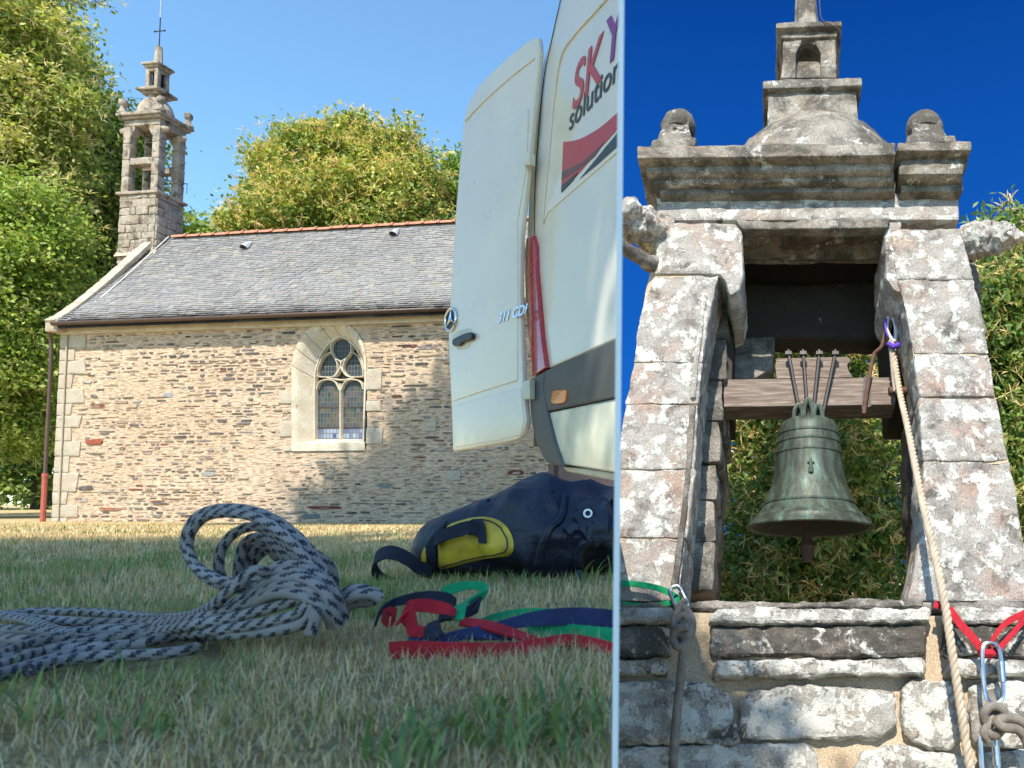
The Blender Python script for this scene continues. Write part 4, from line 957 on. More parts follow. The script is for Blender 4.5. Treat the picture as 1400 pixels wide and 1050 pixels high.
def vanbuild():
    side = [(768, -20)] + smoothpoly([(767, 0), (752, 55), (742, 88), (733, 140), (729, 185), (724, 250), (720.5, 324)]) + [(724, 420), (728, 515), (745, 506), (845, 463)] + [(845, -130)]
    body = plate('body_side', side, S_, 0, .05, M['white_paint'], van, .012, 3)
    # back corner wall and roof behind the side (runs to the end of the lawn)
    back = Vector((-SN.x, -SN.y, 0))
    bm = bmesh.new(); p0 = S_(731, 500, -.05); p1 = p0 + SD*.9; q0 = p0 - SN*.36 + SD*.0; q1 = p1 - SN*.36
    prism(bm, [Vector((v.x, v.y, .42)) for v in (p0, p1, q1, q0)], UP*1.5)
    clip(bm, PCO, PNO); put('cargo_bay', bm, M['black_plastic'], van, world=True, base=van, smooth=False)
    # seam between the corner post and the side
    bm = bmesh.new(); tube(bm, catmull([S_(x, y, .0015) for x, y in ((769, -12), (753, 60), (743, 110), (736, 181), (731.5, 250), (730.5, 300), (731, 330))], 5), .0022, 6); put('panel_seam', bm, M['seam'], van, world=True, base=van)
    pan = smoothpoly([(742, 306), (744, 280), (750, 215), (757, 140), (764, 90), (772, 66), (790, 42), (812, 18), (835, -8)]) + [(850, -20), (850, 202), (749, 290)]
    plate('side_panel', pan, S_, .006, .02, M['white_paint'], van, .006, 3)
    bm = bmesh.new(); tube(bm, [S_(x, y, .009) for x, y in smoothpoly([(742, 306), (744, 280), (750, 215), (757, 140), (764, 90), (772, 66), (790, 42), (812, 18), (835, -8)])], .005, 6); clip(bm, PCO, PNO); put('panel_rib', bm, M['white_paint'], van, world=True, base=van)
    # logo: swoosh and lettering
    o = .0085
    plate('logo_swoosh', smoothpoly([(770, 194), (786, 192), (801, 186), (822, 173), (845, 153)]) + [(845, 175), (820, 203), (792, 236), (767, 263)], S_, o, .001, M['decal_red'], van, 0)
    plate('logo_swoosh', [(768, 235), (795, 222), (825, 195), (812, 214), (790, 232), (767.5, 246)], S_, o+.0012, .001, M['decal_brown'], van, 0)
    plate('logo_swoosh', [(767, 263), (767.4, 254), (790, 235), (782, 247)], S_, o+.0024, .001, M['decal_black'], van, 0)
    plate('logo_swoosh', [(792, 245), (845, 180), (845, 199), (815, 226)], S_, o, .001, M['decal_black'], van, 0)
    def text(s, start, size, shear, mat, fn, nrm, dirv, ex=.0006, off=.0095, name='lettering', sp=1.0, bold=0.0, sx=1.0):
        cu = bpy.data.curves.new('t', 'FONT'); cu.body = s; cu.size = size; cu.shear = shear; cu.extrude = ex; cu.space_character = sp; cu.offset = bold
        ob = bpy.data.objects.new('t', cu); COL.objects.link(ob); bpy.context.view_layer.update()
        me = bpy.data.meshes.new_from_object(ob.evaluated_get(bpy.context.evaluated_depsgraph_get())); bpy.data.objects.remove(ob)
        bm = bmesh.new(); bm.from_mesh(me)
        p0 = fn(*start, off)
        for v in bm.verts: v.co = p0 + dirv*v.co.x*sx + UP*v.co.y + nrm*v.co.z
        clip(bm, PCO, PNO); bmesh.ops.remove_doubles(bm, verts=bm.verts, dist=1e-6)
        return put(name, bm, mat, van, world=True, base=van, smooth=False)
    text('SK', (781, 153), .275, .2, M['decal_red'], S_, SN, SD, bold=.004, sx=1.0)
    text('Y', (824, 96), .275, .2, M['decal_purple'], S_, SN, SD, bold=.004)
    text('solution', (777, 180), .142, .12, M['decal_black'], S_, SN, SD, bold=.0008, sx=1.12)
    # tail light
    tl = smoothpoly([(720, 324), (717, 345), (718, 400), (722, 460), (727, 515)]) + [(745.5, 503), (740, 463), (734.5, 400), (732, 370), (731, 335), (727, 321)]
    plate('tail_light', tl, S_, .022, .06, M['red_lens'], van, .008, 3)
    # bumper and cladding
    plate('bumper_corner', smoothpoly([(727, 517), (724, 535), (725, 560), (729, 590), (738, 617), (748, 633), (770, 639)]) + [(757, 600), (748, 563), (742, 530), (744, 507)], S_, .03, .10, M['cladding'], van, .014, 3)
    plate('side_cladding', [(744.5, 507), (848, 461), (848, 542), (749, 562), (743, 535)], S_, .026, .05, M['cladding'], van, .008, 3)
    plate('side_skirt', [(749.5, 564), (848, 543.5), (848, 648), (771, 635), (758, 600)], S_, .018, .05, M['dirty_paint'], van, .01, 3)
    plate('underbody', [(765, 636), (848, 647), (848, 659), (775, 645)], S_, -.02, .25, M['dirty_paint'], van, .01, 2)
    plate('indicator_lamp', smoothpoly([(754, 542), (756, 535), (770, 533), (773, 536), (772, 548), (768, 551), (757, 552), (753, 549)], 3), S_, .034, .02, M['orange_lens'], van, .003, 2)
    # rear door
    outl = smoothpoly([(735, 50), (720, 57), (688, 84), (658, 113), (643, 136), (635.5, 155)]) + smoothpoly([(632, 181), (630, 214), (624, 275), (621, 324), (615, 420), (613, 463), (617, 557), (619, 617)], 3) + [(650, 612), (683, 606)] + smoothpoly([(702, 602), (713, 596), (719, 577)]) + [(714, 520), (710, 400), (711, 320), (720, 243), (729, 150), (734, 100), (737, 70)]
    d = plate('rear_door', outl, D_, 0, .030, M['white_paint'], van, .016, 3, cut=False)
    def dsub(name, P, o, th, mat, bev=.003, seg=2):
        p = plate(name, P, D_, o, th, mat, van, bev, seg, cut=False); p.parent = d; return p
    dsub('door_panel', smoothpoly([(629, 216), (660, 188), (690, 163), (708, 150), (719, 148), (722, 156), (721, 180), (719, 230)]) + [(707, 300), (707, 520), (660, 535), (618, 549), (616, 480), (619, 400), (623, 300)], .0055, .02, M['white_paint'], .005, 3)
    dsub('door_lower_panel', [(618, 556), (660, 543), (712, 530), (716, 575), (712, 595), (683, 602), (622, 612)], .004, .02, M['white_paint'], .005, 3)
    bm = bmesh.new(); tube(bm, [D_(x, y, .002) for x, y in smoothpoly([(636, 166), (660, 140), (700, 104), (731, 80)])], .004, 6); p = put('door_crease', bm, M['white_paint'], d, world=True, base=van)
    dsub('handle_recess', smoothpoly([(618, 468), (620, 456), (634, 450), (643, 449), (645, 455), (644, 466), (640, 475), (630, 478), (621, 476)], 3), .0075, .004, M['dirty_paint'], .001)
    dsub('door_handle', smoothpoly([(618, 471), (619, 464), (628, 459), (643, 454), (644, 463), (632, 467), (627, 472), (620, 473)], 3), .03, .02, M['black_plastic'], .004, 3)
    for y0, y1 in ((209, 225), (520, 545)): dsub('hinge', [(715, y1-2), (715, y0+2), (719, y0), (724, y0-1), (724, y1), (718, y1+1)], .022, .03, M['dirty_paint'], .003, 3)
    tx = text('311 CDI', (680, 442), .068, .35, M['chrome'], D_, DN, -DD_, ex=.002, off=.009, name='badge_lettering', bold=.0015, sx=1.15); tx.parent = d
    # three pointed star in a ring on the free edge of the door
    e = link('emblem', bpy.data.meshes.new('emblem'), None, van)
    c = D_(616, 437, .012); u = -DD_; r = .062; bm = bmesh.new()
    tube(bm, [c + (u*math.cos(a) + UP*math.sin(a))*r for a in [2*math.pi*k/32 for k in range(32)]], .007, 8, closed=True)
    put('emblem_ring', bm, M['chrome'], e, world=True, base=van)
    bm = bmesh.new(); vs = []
    for k in range(6):
        a = math.pi/2 + k*math.pi/3; rr = r*.97 if k % 2 == 0 else r*.17; vs.append(c + (u*math.cos(a) + UP*math.sin(a))*rr + DN*.001)
    top = bm.verts.new(c + DN*.012); bot = bm.verts.new(c - DN*.004); vv = [bm.verts.new(p) for p in vs]
    for k in range(6): bm.faces.new((vv[k], vv[(k+1) % 6], top)); bm.faces.new((vv[(k+1) % 6], vv[k], bot))
    put('emblem_star', bm, M['chrome'], e, world=True, base=van, smooth=False)
    bm = bmesh.new(); lathe(bm, [(.055, 0), (.055, .012)], c - DN*.016, DN, 24, u); put('emblem_backing', bm, M['black_plastic'], e, world=True, base=van)
vanbuild()

# ------------------------------------------------------------------ belfry (second place, seen from below)
TH = R(21.5); YB = R(3.2)
BT = Vector((math.cos(YB), -math.sin(YB), 0)); B0 = Vector((math.sin(YB), math.cos(YB), 0))
BU = (B0*math.sin(TH) + UP*math.cos(TH)).normalized(); BN = (B0*math.cos(TH) - UP*math.sin(TH)).normalized()
BP = W(1108, 700, 6.5)
belfry = root('belfry', BP, 'close stone belfry with two lichened pillars, dome and wide sill', 'belfry', basis=(BT, BN, BU))
def B(px, py, w=0.0):
    p = hit(px, py, BP + BN*w, BN) - BP; return Vector((p.dot(BT), w, p.dot(BU)))
def BV(p): return BP + BT*p.x + BN*p.y + BU*p.z
GR, GT, GD, GS = M['granite'], M['granite_top'], M['granite_dark'], M['granite_sill']
DB = 1.75
def bstone(P, w0, w1, mat, name='stone', sd=0, bev=.02, size=.075, amp=.016, sc=7, big=.02, parent=None, wp=None):
    """P pixel outline as it shows at depth wp (default w0), pulled from w0 back to w1"""
    pts = [B(x, y, w0 if wp is None else wp) for x, y in P]
    for p in pts: p.y = w0
    return stone(name, pts, Vector((0, w1-w0, 0)), mat, parent or belfry, bev, size, amp, sc, sd, big)
def belfry_build():
    # left pillar
    LO = [(900, 300), (893, 380), (879.5, 400), (866, 494), (856, 552), (842, 640), (826, 745), (814, 822)]
    RO = [(1310, 300), (1331, 380), (1334, 400), (1352, 482), (1363, 541), (1381, 629), (1400, 735), (1417, 822)]
    LI = [(1003, 300), (985, 372), (972, 400), (960, 494), (955, 552), (950, 640), (938, 745), (928, 822)]
    RI = [(1214, 300), (1222, 360), (1232, 400), (1250, 482), (1257, 541), (1262, 629), (1262, 735), (1240, 822)]
    def at(L, y):
        for (x0, y0), (x1, y1) in zip(L, L[1:]):
            if y0 <= y <= y1: return x0 + (x1-x0)*(y-y0)/(y1-y0)
        return L[-1][0] if y > L[-1][1] else L[0][0]
    js = [(376, 495), (496, 552), (553, 641), (642, 735), (736, 822)]
    for i, (a, b) in enumerate(js):
        mid = (a+b)/2
        P = [(at(LO, a), a), (at(LI, a), a), (at(LI, mid), mid), (at(LI, b), b), (at(LO, b), b), (at(LO, mid), mid)]
        bstone(P, 0, .62, GR, 'pillar_stone', 30+i, .02, .045, .016)
        a2, b2 = a + 4*(i % 2), b - 3*(i % 2)
    js = [(312, 382), (383, 483), (484, 542), (544, 630), (631, 822)]
    for i, (a, b) in enumerate(js):
        mid = (a+b)/2
        P = [(at(RI, a), a), (at(RO, a), a), (at(RO, mid), mid), (at(RO, b), b), (at(RI, b), b), (at(RI, mid), mid)]
        bstone(P, 0.0 - (.02 if i in (2,) else 0), .62, GR, 'pillar_stone', 40+i, .02, .045, .016)
    for k, (L1, L2) in enumerate(((LO, LI), (RI, RO))):
        P = [(at(L1, y) + 3, y) for y in (318, 400, 560, 700, 820)] + [(at(L2, y) - 3, y) for y in (820, 700, 560, 400, 318)]
        pts = [B(x, y, .022) for x, y in P]; bm = bmesh.new(); prism(bm, pts, Vector((0, .55, 0))); put('mortar_core', bm, M['sandy_mortar'], belfry, smooth=False)
    # raised chamfer roll on the inner arris of the left pillar
    for i, (a, b) in enumerate(((405, 545), (556, 800))):
        pts = [B(at(LI, y) - 8, y, -.004) for y in np.linspace(a, b, 14)]
        bm = bmesh.new(); tube(bm, pts, .03, 8); roughen(bm, .01, 9, i); put('arris_roll', bm, GD if i else GR, belfry)
    # inner jamb walls, deep, rubble behind the front pillars
    rnd = random.Random(12)
    for side, (e0, e1) in (('l', ((985, 990, 1004, 990), None)), ('r', ((1226, 1233, 1238, 1), None))):
        ys = [372, 430, 490, 545, 600, 655, 705, 760, 824]
        for i, (a, b) in enumerate(zip(ys, ys[1:])):
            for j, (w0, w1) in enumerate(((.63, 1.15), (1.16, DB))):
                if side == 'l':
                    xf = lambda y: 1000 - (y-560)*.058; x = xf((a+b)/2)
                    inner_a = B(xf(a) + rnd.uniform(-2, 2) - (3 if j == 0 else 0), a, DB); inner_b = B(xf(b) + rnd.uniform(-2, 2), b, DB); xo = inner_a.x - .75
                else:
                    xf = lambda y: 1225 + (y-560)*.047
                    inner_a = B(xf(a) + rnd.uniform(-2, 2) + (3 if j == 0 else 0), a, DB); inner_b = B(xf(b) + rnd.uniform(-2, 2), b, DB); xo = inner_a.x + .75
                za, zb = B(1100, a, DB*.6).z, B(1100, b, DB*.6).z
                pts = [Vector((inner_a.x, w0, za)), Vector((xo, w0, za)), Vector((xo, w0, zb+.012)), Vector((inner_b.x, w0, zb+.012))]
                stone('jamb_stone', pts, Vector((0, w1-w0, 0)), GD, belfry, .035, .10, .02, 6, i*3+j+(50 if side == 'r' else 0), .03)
    # head: corbels, lintel, soffit, cornice
    # splayed left corbel
    bstone([(900, 303), (1008, 303), (1015, 318), (1016, 372), (1012, 396), (998, 404), (992, 385), (984, 374), (893, 374)], -.02, 1.0, GR, 'pillar_stone', 60, .045, .06, .014)
    bstone([(1210, 303), (1233, 303), (1232, 400), (1222, 396), (1211, 380)], .02, 1.0, GR, 'corbel', 61, .03, .07)
    bstone([(897, 264), (1312, 262), (1311, 300), (897, 301)], .02, .75, GR, 'lintel', 62, .03, .07, .012)
    bstone([(1006, 301), (1218, 298), (1213, 311), (1016, 313)], -.05, .10, GD, 'hood_moulding', 63, .02, .06)
    bstone([(1012, 314), (1213, 312), (1214, 303), (1010, 303)], .101, .62, GT, 'soffit_slab', 64, .02, .08)
    # chamber roof and rear lintel
    bm = bmesh.new(); zc = B(1108, 330, .62).z; zl = B(1108, 487, DB).z; x0 = B(960, 400, .6).x; x1 = B(1260, 400, .6).x
    box(bm, x0, x1, .62, DB+.1, zc, zc+.25); bevel(bm, .02); put('chamber_roof', bm, M['chamber_shade'], belfry)
    stone('rear_lintel', [Vector((x0, 1.35, zl)), Vector((x1, 1.35, zl)), Vector((x1, 1.35, zc)), Vector((x0, 1.35, zc))], Vector((0, .38, 0)), M['chamber_shade'], belfry, .05, .12, .03, 4, 65, .04)
    a = B(1000, 487, DB).x; b = B(1058, 560, DB)
    stone('rear_corbel', [Vector((a-.2, 1.3, zl)), Vector((B(1060, 490, DB).x, 1.3, zl)), Vector((B(1056, 520, DB).x, 1.3, B(1050, 530, DB).z)), Vector((B(1030, 520, DB).x, 1.3, B(1050, 545, DB).z)), Vector((a-.2, 1.3, B(1050, 540, DB).z))], Vector((0, .4, 0)), GD, belfry, .04, .1, .02, 5, 66, .02)
    # side walls above the jambs, closing the chamber
    for s in (0, 1):
        xx = x0 + .1 if s == 0 else x1 - .35
        bm = bmesh.new(); box(bm, xx, xx+.25, .75, DB, B(1108, 560, 1).z, zc); put('side_wall', bm, M['chamber_shade'], belfry)
    # entablature body
    za, zb = B(1108, 262, 0).z, B(1108, 225, 0).z; xl, xr = B(899, 262, .02).x, B(1311, 262, .02).x
    bm = bmesh.new(); box(bm, xl+.03, xr-.03, .05, DB, zc + .255, za+.15); put('entablature_core', bm, GD, belfry, smooth=False)
    # side return faces of the head
    def tier(xa, ya, xb, yb, w, mat, sd, back=DB, ext=None, name='cornice_stone', bev=.02):
        p, q, r_, s_ = B(xa, ya, w), B(xb, ya - (xb-xa)*.012, w), B(xb, yb - (xb-xa)*.012, w), B(xa, yb, w)
        for v in (p, q, r_, s_): v.y = w
        return stone(name, [p, q, r_, s_], Vector((0, back - w + .0, 0)), mat, belfry, bev, .085, .012, 8, sd, .012)
    tier(901, 265, 1224, 250, -.10, GD, 70, DB+.1); tier(893, 250, 1223, 238, -.20, GT, 71, DB+.2, bev=.03); tier(882, 236, 1221, 218, -.30, GT, 72, DB+.3, bev=.05); tier(871, 216, 1224, 199, -.42, GT, 73, DB+.42, bev=.02)
    tier(1232, 262, 1316, 240, -.10, GD, 74, DB+.1); tier(1229, 238, 1318, 208, -.26, GT, 75, DB+.26, bev=.035); tier(1227, 206, 1328, 194, -.38, GT, 76, DB+.38, bev=.02)
    # dome
    zb = B(1108, 199, -.3).z; cy = DB/2; c = Vector((B(1108, 190, cy).x, cy, zb)); rr = (B(1207, 195, cy-.4).x - B(1005, 195, cy-.4).x)/2*1.32
    top = B(1108, 150, cy-.2).z - zb
    prof = [(rr*max(math.cos(a), 0)**.72, rr*1.03*math.sin(a)) for a in np.linspace(0, R(86), 16)]
    bm = bmesh.new(); lathe(bm, prof, c - Vector((0, .0, .05)), n=40); refine(bm, .11); roughen(bm, .018, 6, 3, .02); put('dome', bm, GT, belfry)
    # pedestal, lantern, cap, shaft, all square about the dome's axis
    def sq(xa, xb, y0, y1, name, mat, sd, wf, bev=.02):
        p0 = B(xa, y1, wf); p1 = B(xb, y0, wf); hw = (p1.x - p0.x)/2; cxx = c.x
        zt = p1.z; zb_ = p0.z; w1 = 2*cy - wf
        return stone(name, [Vector((cxx-hw, wf, zb_)), Vector((cxx+hw, wf, zb_)), Vector((cxx+hw, wf, zt)), Vector((cxx-hw, wf, zt))], Vector((0, w1-wf, 0)), mat, belfry, bev, .09, .012, 8, sd, .012)
    sq(1044, 1165, 122, 172, 'pedestal', GT, 80, .36); sq(1036, 1171, 106, 121, 'pedestal_cap', GT, 81, .28)
    # lantern with an arched niche in front
    wf = .52; ln = link('lantern', bpy.data.meshes.new('lantern'), None, belfry)
    def lst(P, w0, w1, sd, mat=GT): return bstone(P, w0, w1, mat, 'lantern_stone', sd, .02, .07, .010, 8, .008, ln)
    lst([(1068, 106), (1088, 106), (1088, 72), (1094, 62), (1098, 53), (1071, 53)], wf, wf+.35, 82)
    lst([(1122, 106), (1144, 106), (1142, 53), (1112, 53), (1116, 62), (1122, 72)], wf, wf+.35, 83)
    lst([(1089, 71), (1093, 62), (1105, 57), (1116, 62), (1121, 71), (1121, 53), (1089, 53)], wf+.02, wf+.33, 84)
    lst([(1070, 106), (1143, 106), (1141, 53), (1072, 53)], wf+.30, 2*cy-wf, 85)
    lst([(1088, 106), (1122, 106), (1122, 84), (1088, 84)], wf+.14, wf+.32, 86)
    sq(1067, 1143, 40, 52, 'lantern_cap', GT, 87, wf-.04); sq(1061, 1151, 28, 38, 'lantern_cap', GD, 88, wf-.12)
    # fluted shaft
    z0 = B(1106, 27, cy-.2).z; bm = bmesh.new(); r0 = (B(1123, 10, cy).x - B(1090, 10, cy).x)/2
    n = 40; rings = []
    for h in (0, .5, 1.6):
        rings.append([bm.verts.new((c.x + (r0 - h*.04)*(1 + .07*math.cos(8*a))*math.cos(a), cy + (r0-h*.04)*(1 + .07*math.cos(8*a))*math.sin(a), z0 + h - .1)) for a in [2*math.pi*k/n for k in range(n)]])
    for a_, b_ in zip(rings, rings[1:]):
        for k in range(n): bm.faces.new((a_[k], a_[(k+1) % n], b_[(k+1) % n], b_[k]))
    bm.faces.new(rings[-1]); put('shaft', bm, GT, belfry)
    bm = bmesh.new(); tube(bm, catmull([B(1120, -20, .4), B(1121, 12, .4), B(1125, 28, .38), B(1147, 40, .36), B(1149, 55, .42), B(1144, 62, .5), B(1146, 104, .5)], 4), .007, 6); put('lightning_cable', bm, M['dark_iron'], belfry)
    # corner finials: base block, waisted neck, domed cap
    def finial(xc, hb, yb, yn, yt, w, hn, hc, sd):
        f = link('finial', bpy.data.meshes.new('finial'), None, belfry)
        p = B(xc, yb, w); s = .0072*1.0; z1 = B(xc, yn+22, w).z; zt = B(xc, yt, w).z
        ctr = Vector((p.x, w + .28, 0))
        def ring(hw, z): return [Vector((ctr.x-hw, ctr.y-hw, z)), Vector((ctr.x+hw, ctr.y-hw, z)), Vector((ctr.x+hw, ctr.y+hw, z)), Vector((ctr.x-hw, ctr.y+hw, z))]
        H = zt - p.z
        bm = bmesh.new(); rs = [[bm.verts.new(v) for v in ring(h, p.z + H*t)] for h, t in ((hb, 0), (hb*.98, .16), (hb*.80, .22), (hn*1.1, .34), (hn*.95, .5), (hn, .66))]
        for a_, b_ in zip(rs, rs[1:]):
            for k in range(4): bm.faces.new((a_[k], a_[(k+1) % 4], b_[(k+1) % 4], b_[k]))
        bm.faces.new(rs[0][::-1]); bm.faces.new(rs[-1]); bmesh.ops.recalc_face_normals(bm, faces=bm.faces); bevel(bm, .015); refine(bm, .07); roughen(bm, .014, 7, sd, .02); put('finial_neck', bm, GT, f)
        bm = bmesh.new(); lathe(bm, [(hc*.92, .60*H), (hc*1.02, .66*H), (hc*1.04, .76*H), (hc*.93, .88*H), (hc*.62, .98*H), (hc*.2, 1.02*H)], Vector((ctr.x, ctr.y, p.z)), n=22); refine(bm, .07); roughen(bm, .014, 7, sd+1, .02); put('finial_cap', bm, GD, f)
    finial(919, .24, 197, 184, 131, -.34, .16, .20, 90); finial(1275, .26, 192, 180, 133, -.32, .165, .20, 92)
    # gargoyles
    def garg(pts, radii, name, sd, jaw=None):
        g = link(name, bpy.data.meshes.new(name), None, belfry)
        bm = bmesh.new(); P = catmull([B(x, y, w) for x, y, w in pts], 6); rr_ = [r for r in np.interp(np.linspace(0, len(radii)-1, len(P)), range(len(radii)), radii)]
        tube(bm, P, 0, 18, radii=rr_); refine(bm, .035); roughen(bm, .085, 4.6, sd, .04); roughen(bm, .02, 14, sd); put('gargoyle_head', bm, GR, g)
        if jaw:
            bm = bmesh.new(); P = catmull([B(x, y, w) for x, y, w in jaw], 6); tube(bm, P, 0, 12, radii=[r for r in np.interp(np.linspace(0, 2, len(P)), range(3), (.10, .085, .04))]); refine(bm, .05); roughen(bm, .02, 6, sd+2); put('gargoyle_jaw', bm, GT, g)
        return g
    garg([(915, 335, .30), (893, 318, .05), (868, 305, -.20), (846, 298, -.38), (828, 300, -.5)], [.22, .21, .19, .15, .08], 'gargoyle', 5, [(905, 362, .2), (880, 356, -.1), (835, 322, -.42)])
    garg([(1318, 335, .35), (1338, 330, .25), (1358, 326, .18), (1376, 326, .12), (1392, 334, .1)], [.20, .20, .19, .18, .09], 'gargoyle', 9)
    # ---------------- sill and lower wall, standing forward of the pillars
    WS = -.34
    # mortar body
    bm = bmesh.new(); pa = B(848.5, 1080, WS+.05); 
    xL = B(700, 900, WS).x; xR = B(1500, 900, WS).x; z0 = B(1108, 838, WS).z; zb = -4.6
    box(bm, xL, xR, WS+.055, DB, zb, z0); refine(bm, .22, 5); roughen(bm, .02, 5, 2)
    # everything left of the lawn's end is cut away along the boundary plane
    bmesh.ops.transform(bm, matrix=MW[belfry.name], verts=bm.verts); clip2(bm); bmesh.ops.transform(bm, matrix=MW[belfry.name].inverted(), verts=bm.verts)
    put('mortar_core', bm, M['sandy_mortar'], belfry)
    def lw(P, mat, sd, w=WS, th=.4, name='wall_stone', bev=.05, **k):
        pts = [B(x, y, w) for x, y in P]
        bm = bmesh.new(); prism(bm, pts, Vector((0, th, 0))); bmesh.ops.recalc_face_normals(bm, faces=bm.faces); bevel(bm, bev, 3); refine(bm, .045); roughen(bm, .020, 9, sd, .022)
        if min(x for x, y in P) < 850:
            bmesh.ops.transform(bm, matrix=MW[belfry.name], verts=bm.verts); clip2(bm); bmesh.ops.transform(bm, matrix=MW[belfry.name].inverted(), verts=bm.verts)
        return put(name, bm, mat, belfry)
    # sill stones in three layers: top slab, hollow coloured dark for its shadow, lower lip
    for i, (a, b) in enumerate(((800, 918), (968, 1272), (1290, 1450))):
        lw([(a, 852 - 0), (b, 850), (b+2, 829), (a+12, 830)], M['granite_wall'], 100+i, -.44, 1.0, 'sill_stone', .04)
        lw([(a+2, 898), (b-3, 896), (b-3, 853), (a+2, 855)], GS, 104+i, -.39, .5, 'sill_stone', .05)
        lw([(a+5, 926), (b-6, 922), (b-8, 899), (a+12, 901)], M['granite_wall'], 108+i, -.44, .45, 'sill_stone', .045)
    lw([(930, 822), (1262, 818), (1262, 830), (925, 834)], GD, 112, -.30, .9, 'sill_top', .03)
    lw([(800, 826), (925, 824), (925, 838), (800, 842)], GD, 113, -.20, .8, 'sill_top', .03)
    lw([(1238, 822), (1440, 822), (1440, 834), (1240, 834)], GD, 114, -.20, .8, 'sill_top', .03)
    for i, P in enumerate(([(1014, 1008), (1012, 965), (1030, 946), (1080, 938), (1180, 940), (1222, 948), (1226, 990), (1205, 1006), (1120, 1010)],
                           [(820, 1015), (820, 936), (890, 934), (960, 936), (998, 948), (1000, 985), (985, 1008), (900, 1014)],
                           [(1234, 1000), (1232, 950), (1246, 930), (1290, 932), (1318, 936), (1326, 990), (1300, 1024), (1270, 1022), (1245, 1010)],
                           [(1332, 1015), (1330, 940), (1370, 936), (1450, 938), (1450, 1012), (1390, 1020)],
                           [(820, 1090), (820, 1026), (930, 1020), (1100, 1018), (1118, 1040), (1115, 1095)],
                           [(1168, 1095), (1168, 1050), (1180, 1028), (1230, 1020), (1330, 1034), (1340, 1095)],
                           [(1345, 1095), (1343, 1032), (1380, 1028), (1450, 1030), (1450, 1095)],
                           [(800, 1160), (800, 1104), (1040, 1100), (1040, 1165)], [(1050, 1165), (1050, 1102), (1240, 1104), (1240, 1165)], [(1250, 1165), (1250, 1104), (1460, 1106), (1460, 1165)],
                           [(930, 1012), (1002, 1010), (1004, 990), (1012, 1014), (1000, 1018)])):
        lw([(sum(q[0] for q in P)/len(P) + (x - sum(q[0] for q in P)/len(P))*1.03, sum(q[1] for q in P)/len(P) + (y - sum(q[1] for q in P)/len(P))*1.08) for x, y in P], M['granite_wall'], 120+i, WS - .045, .3)
def clip2(bm):
    g = bm.verts[:] + bm.edges[:] + bm.faces[:]
    r = bmesh.ops.bisect_plane(bm, geom=g, plane_co=Vector((0, 0, 0)) + PNO*0.0016, plane_no=-PNO, clear_outer=True)
    try: bmesh.ops.holes_fill(bm, edges=[e for e in r['geom_cut'] if isinstance(e, bmesh.types.BMEdge)], sides=0)
    except Exception: pass
belfry_build()

def clip_right(o, base):
    """trim a finished belfry part at the boundary of the lawn place"""
    bm = bmesh.new(); bm.from_mesh(o.data); m = MW[base.name] if base else Matrix()
    bmesh.ops.transform(bm, matrix=m, verts=bm.verts); clip2(bm); bmesh.ops.transform(bm, matrix=m.inverted(), verts=bm.verts); bm.to_mesh(o.data); bm.free()
for o in list(belfry.children_recursive):
    if o.type == 'MESH' and len(o.data.vertices):
        mn = min(((MW['belfry'] @ v.co).x - BND*(MW['belfry'] @ v.co).y) for v in o.data.vertices)
        if mn < 0.002: clip_right(o, belfry)

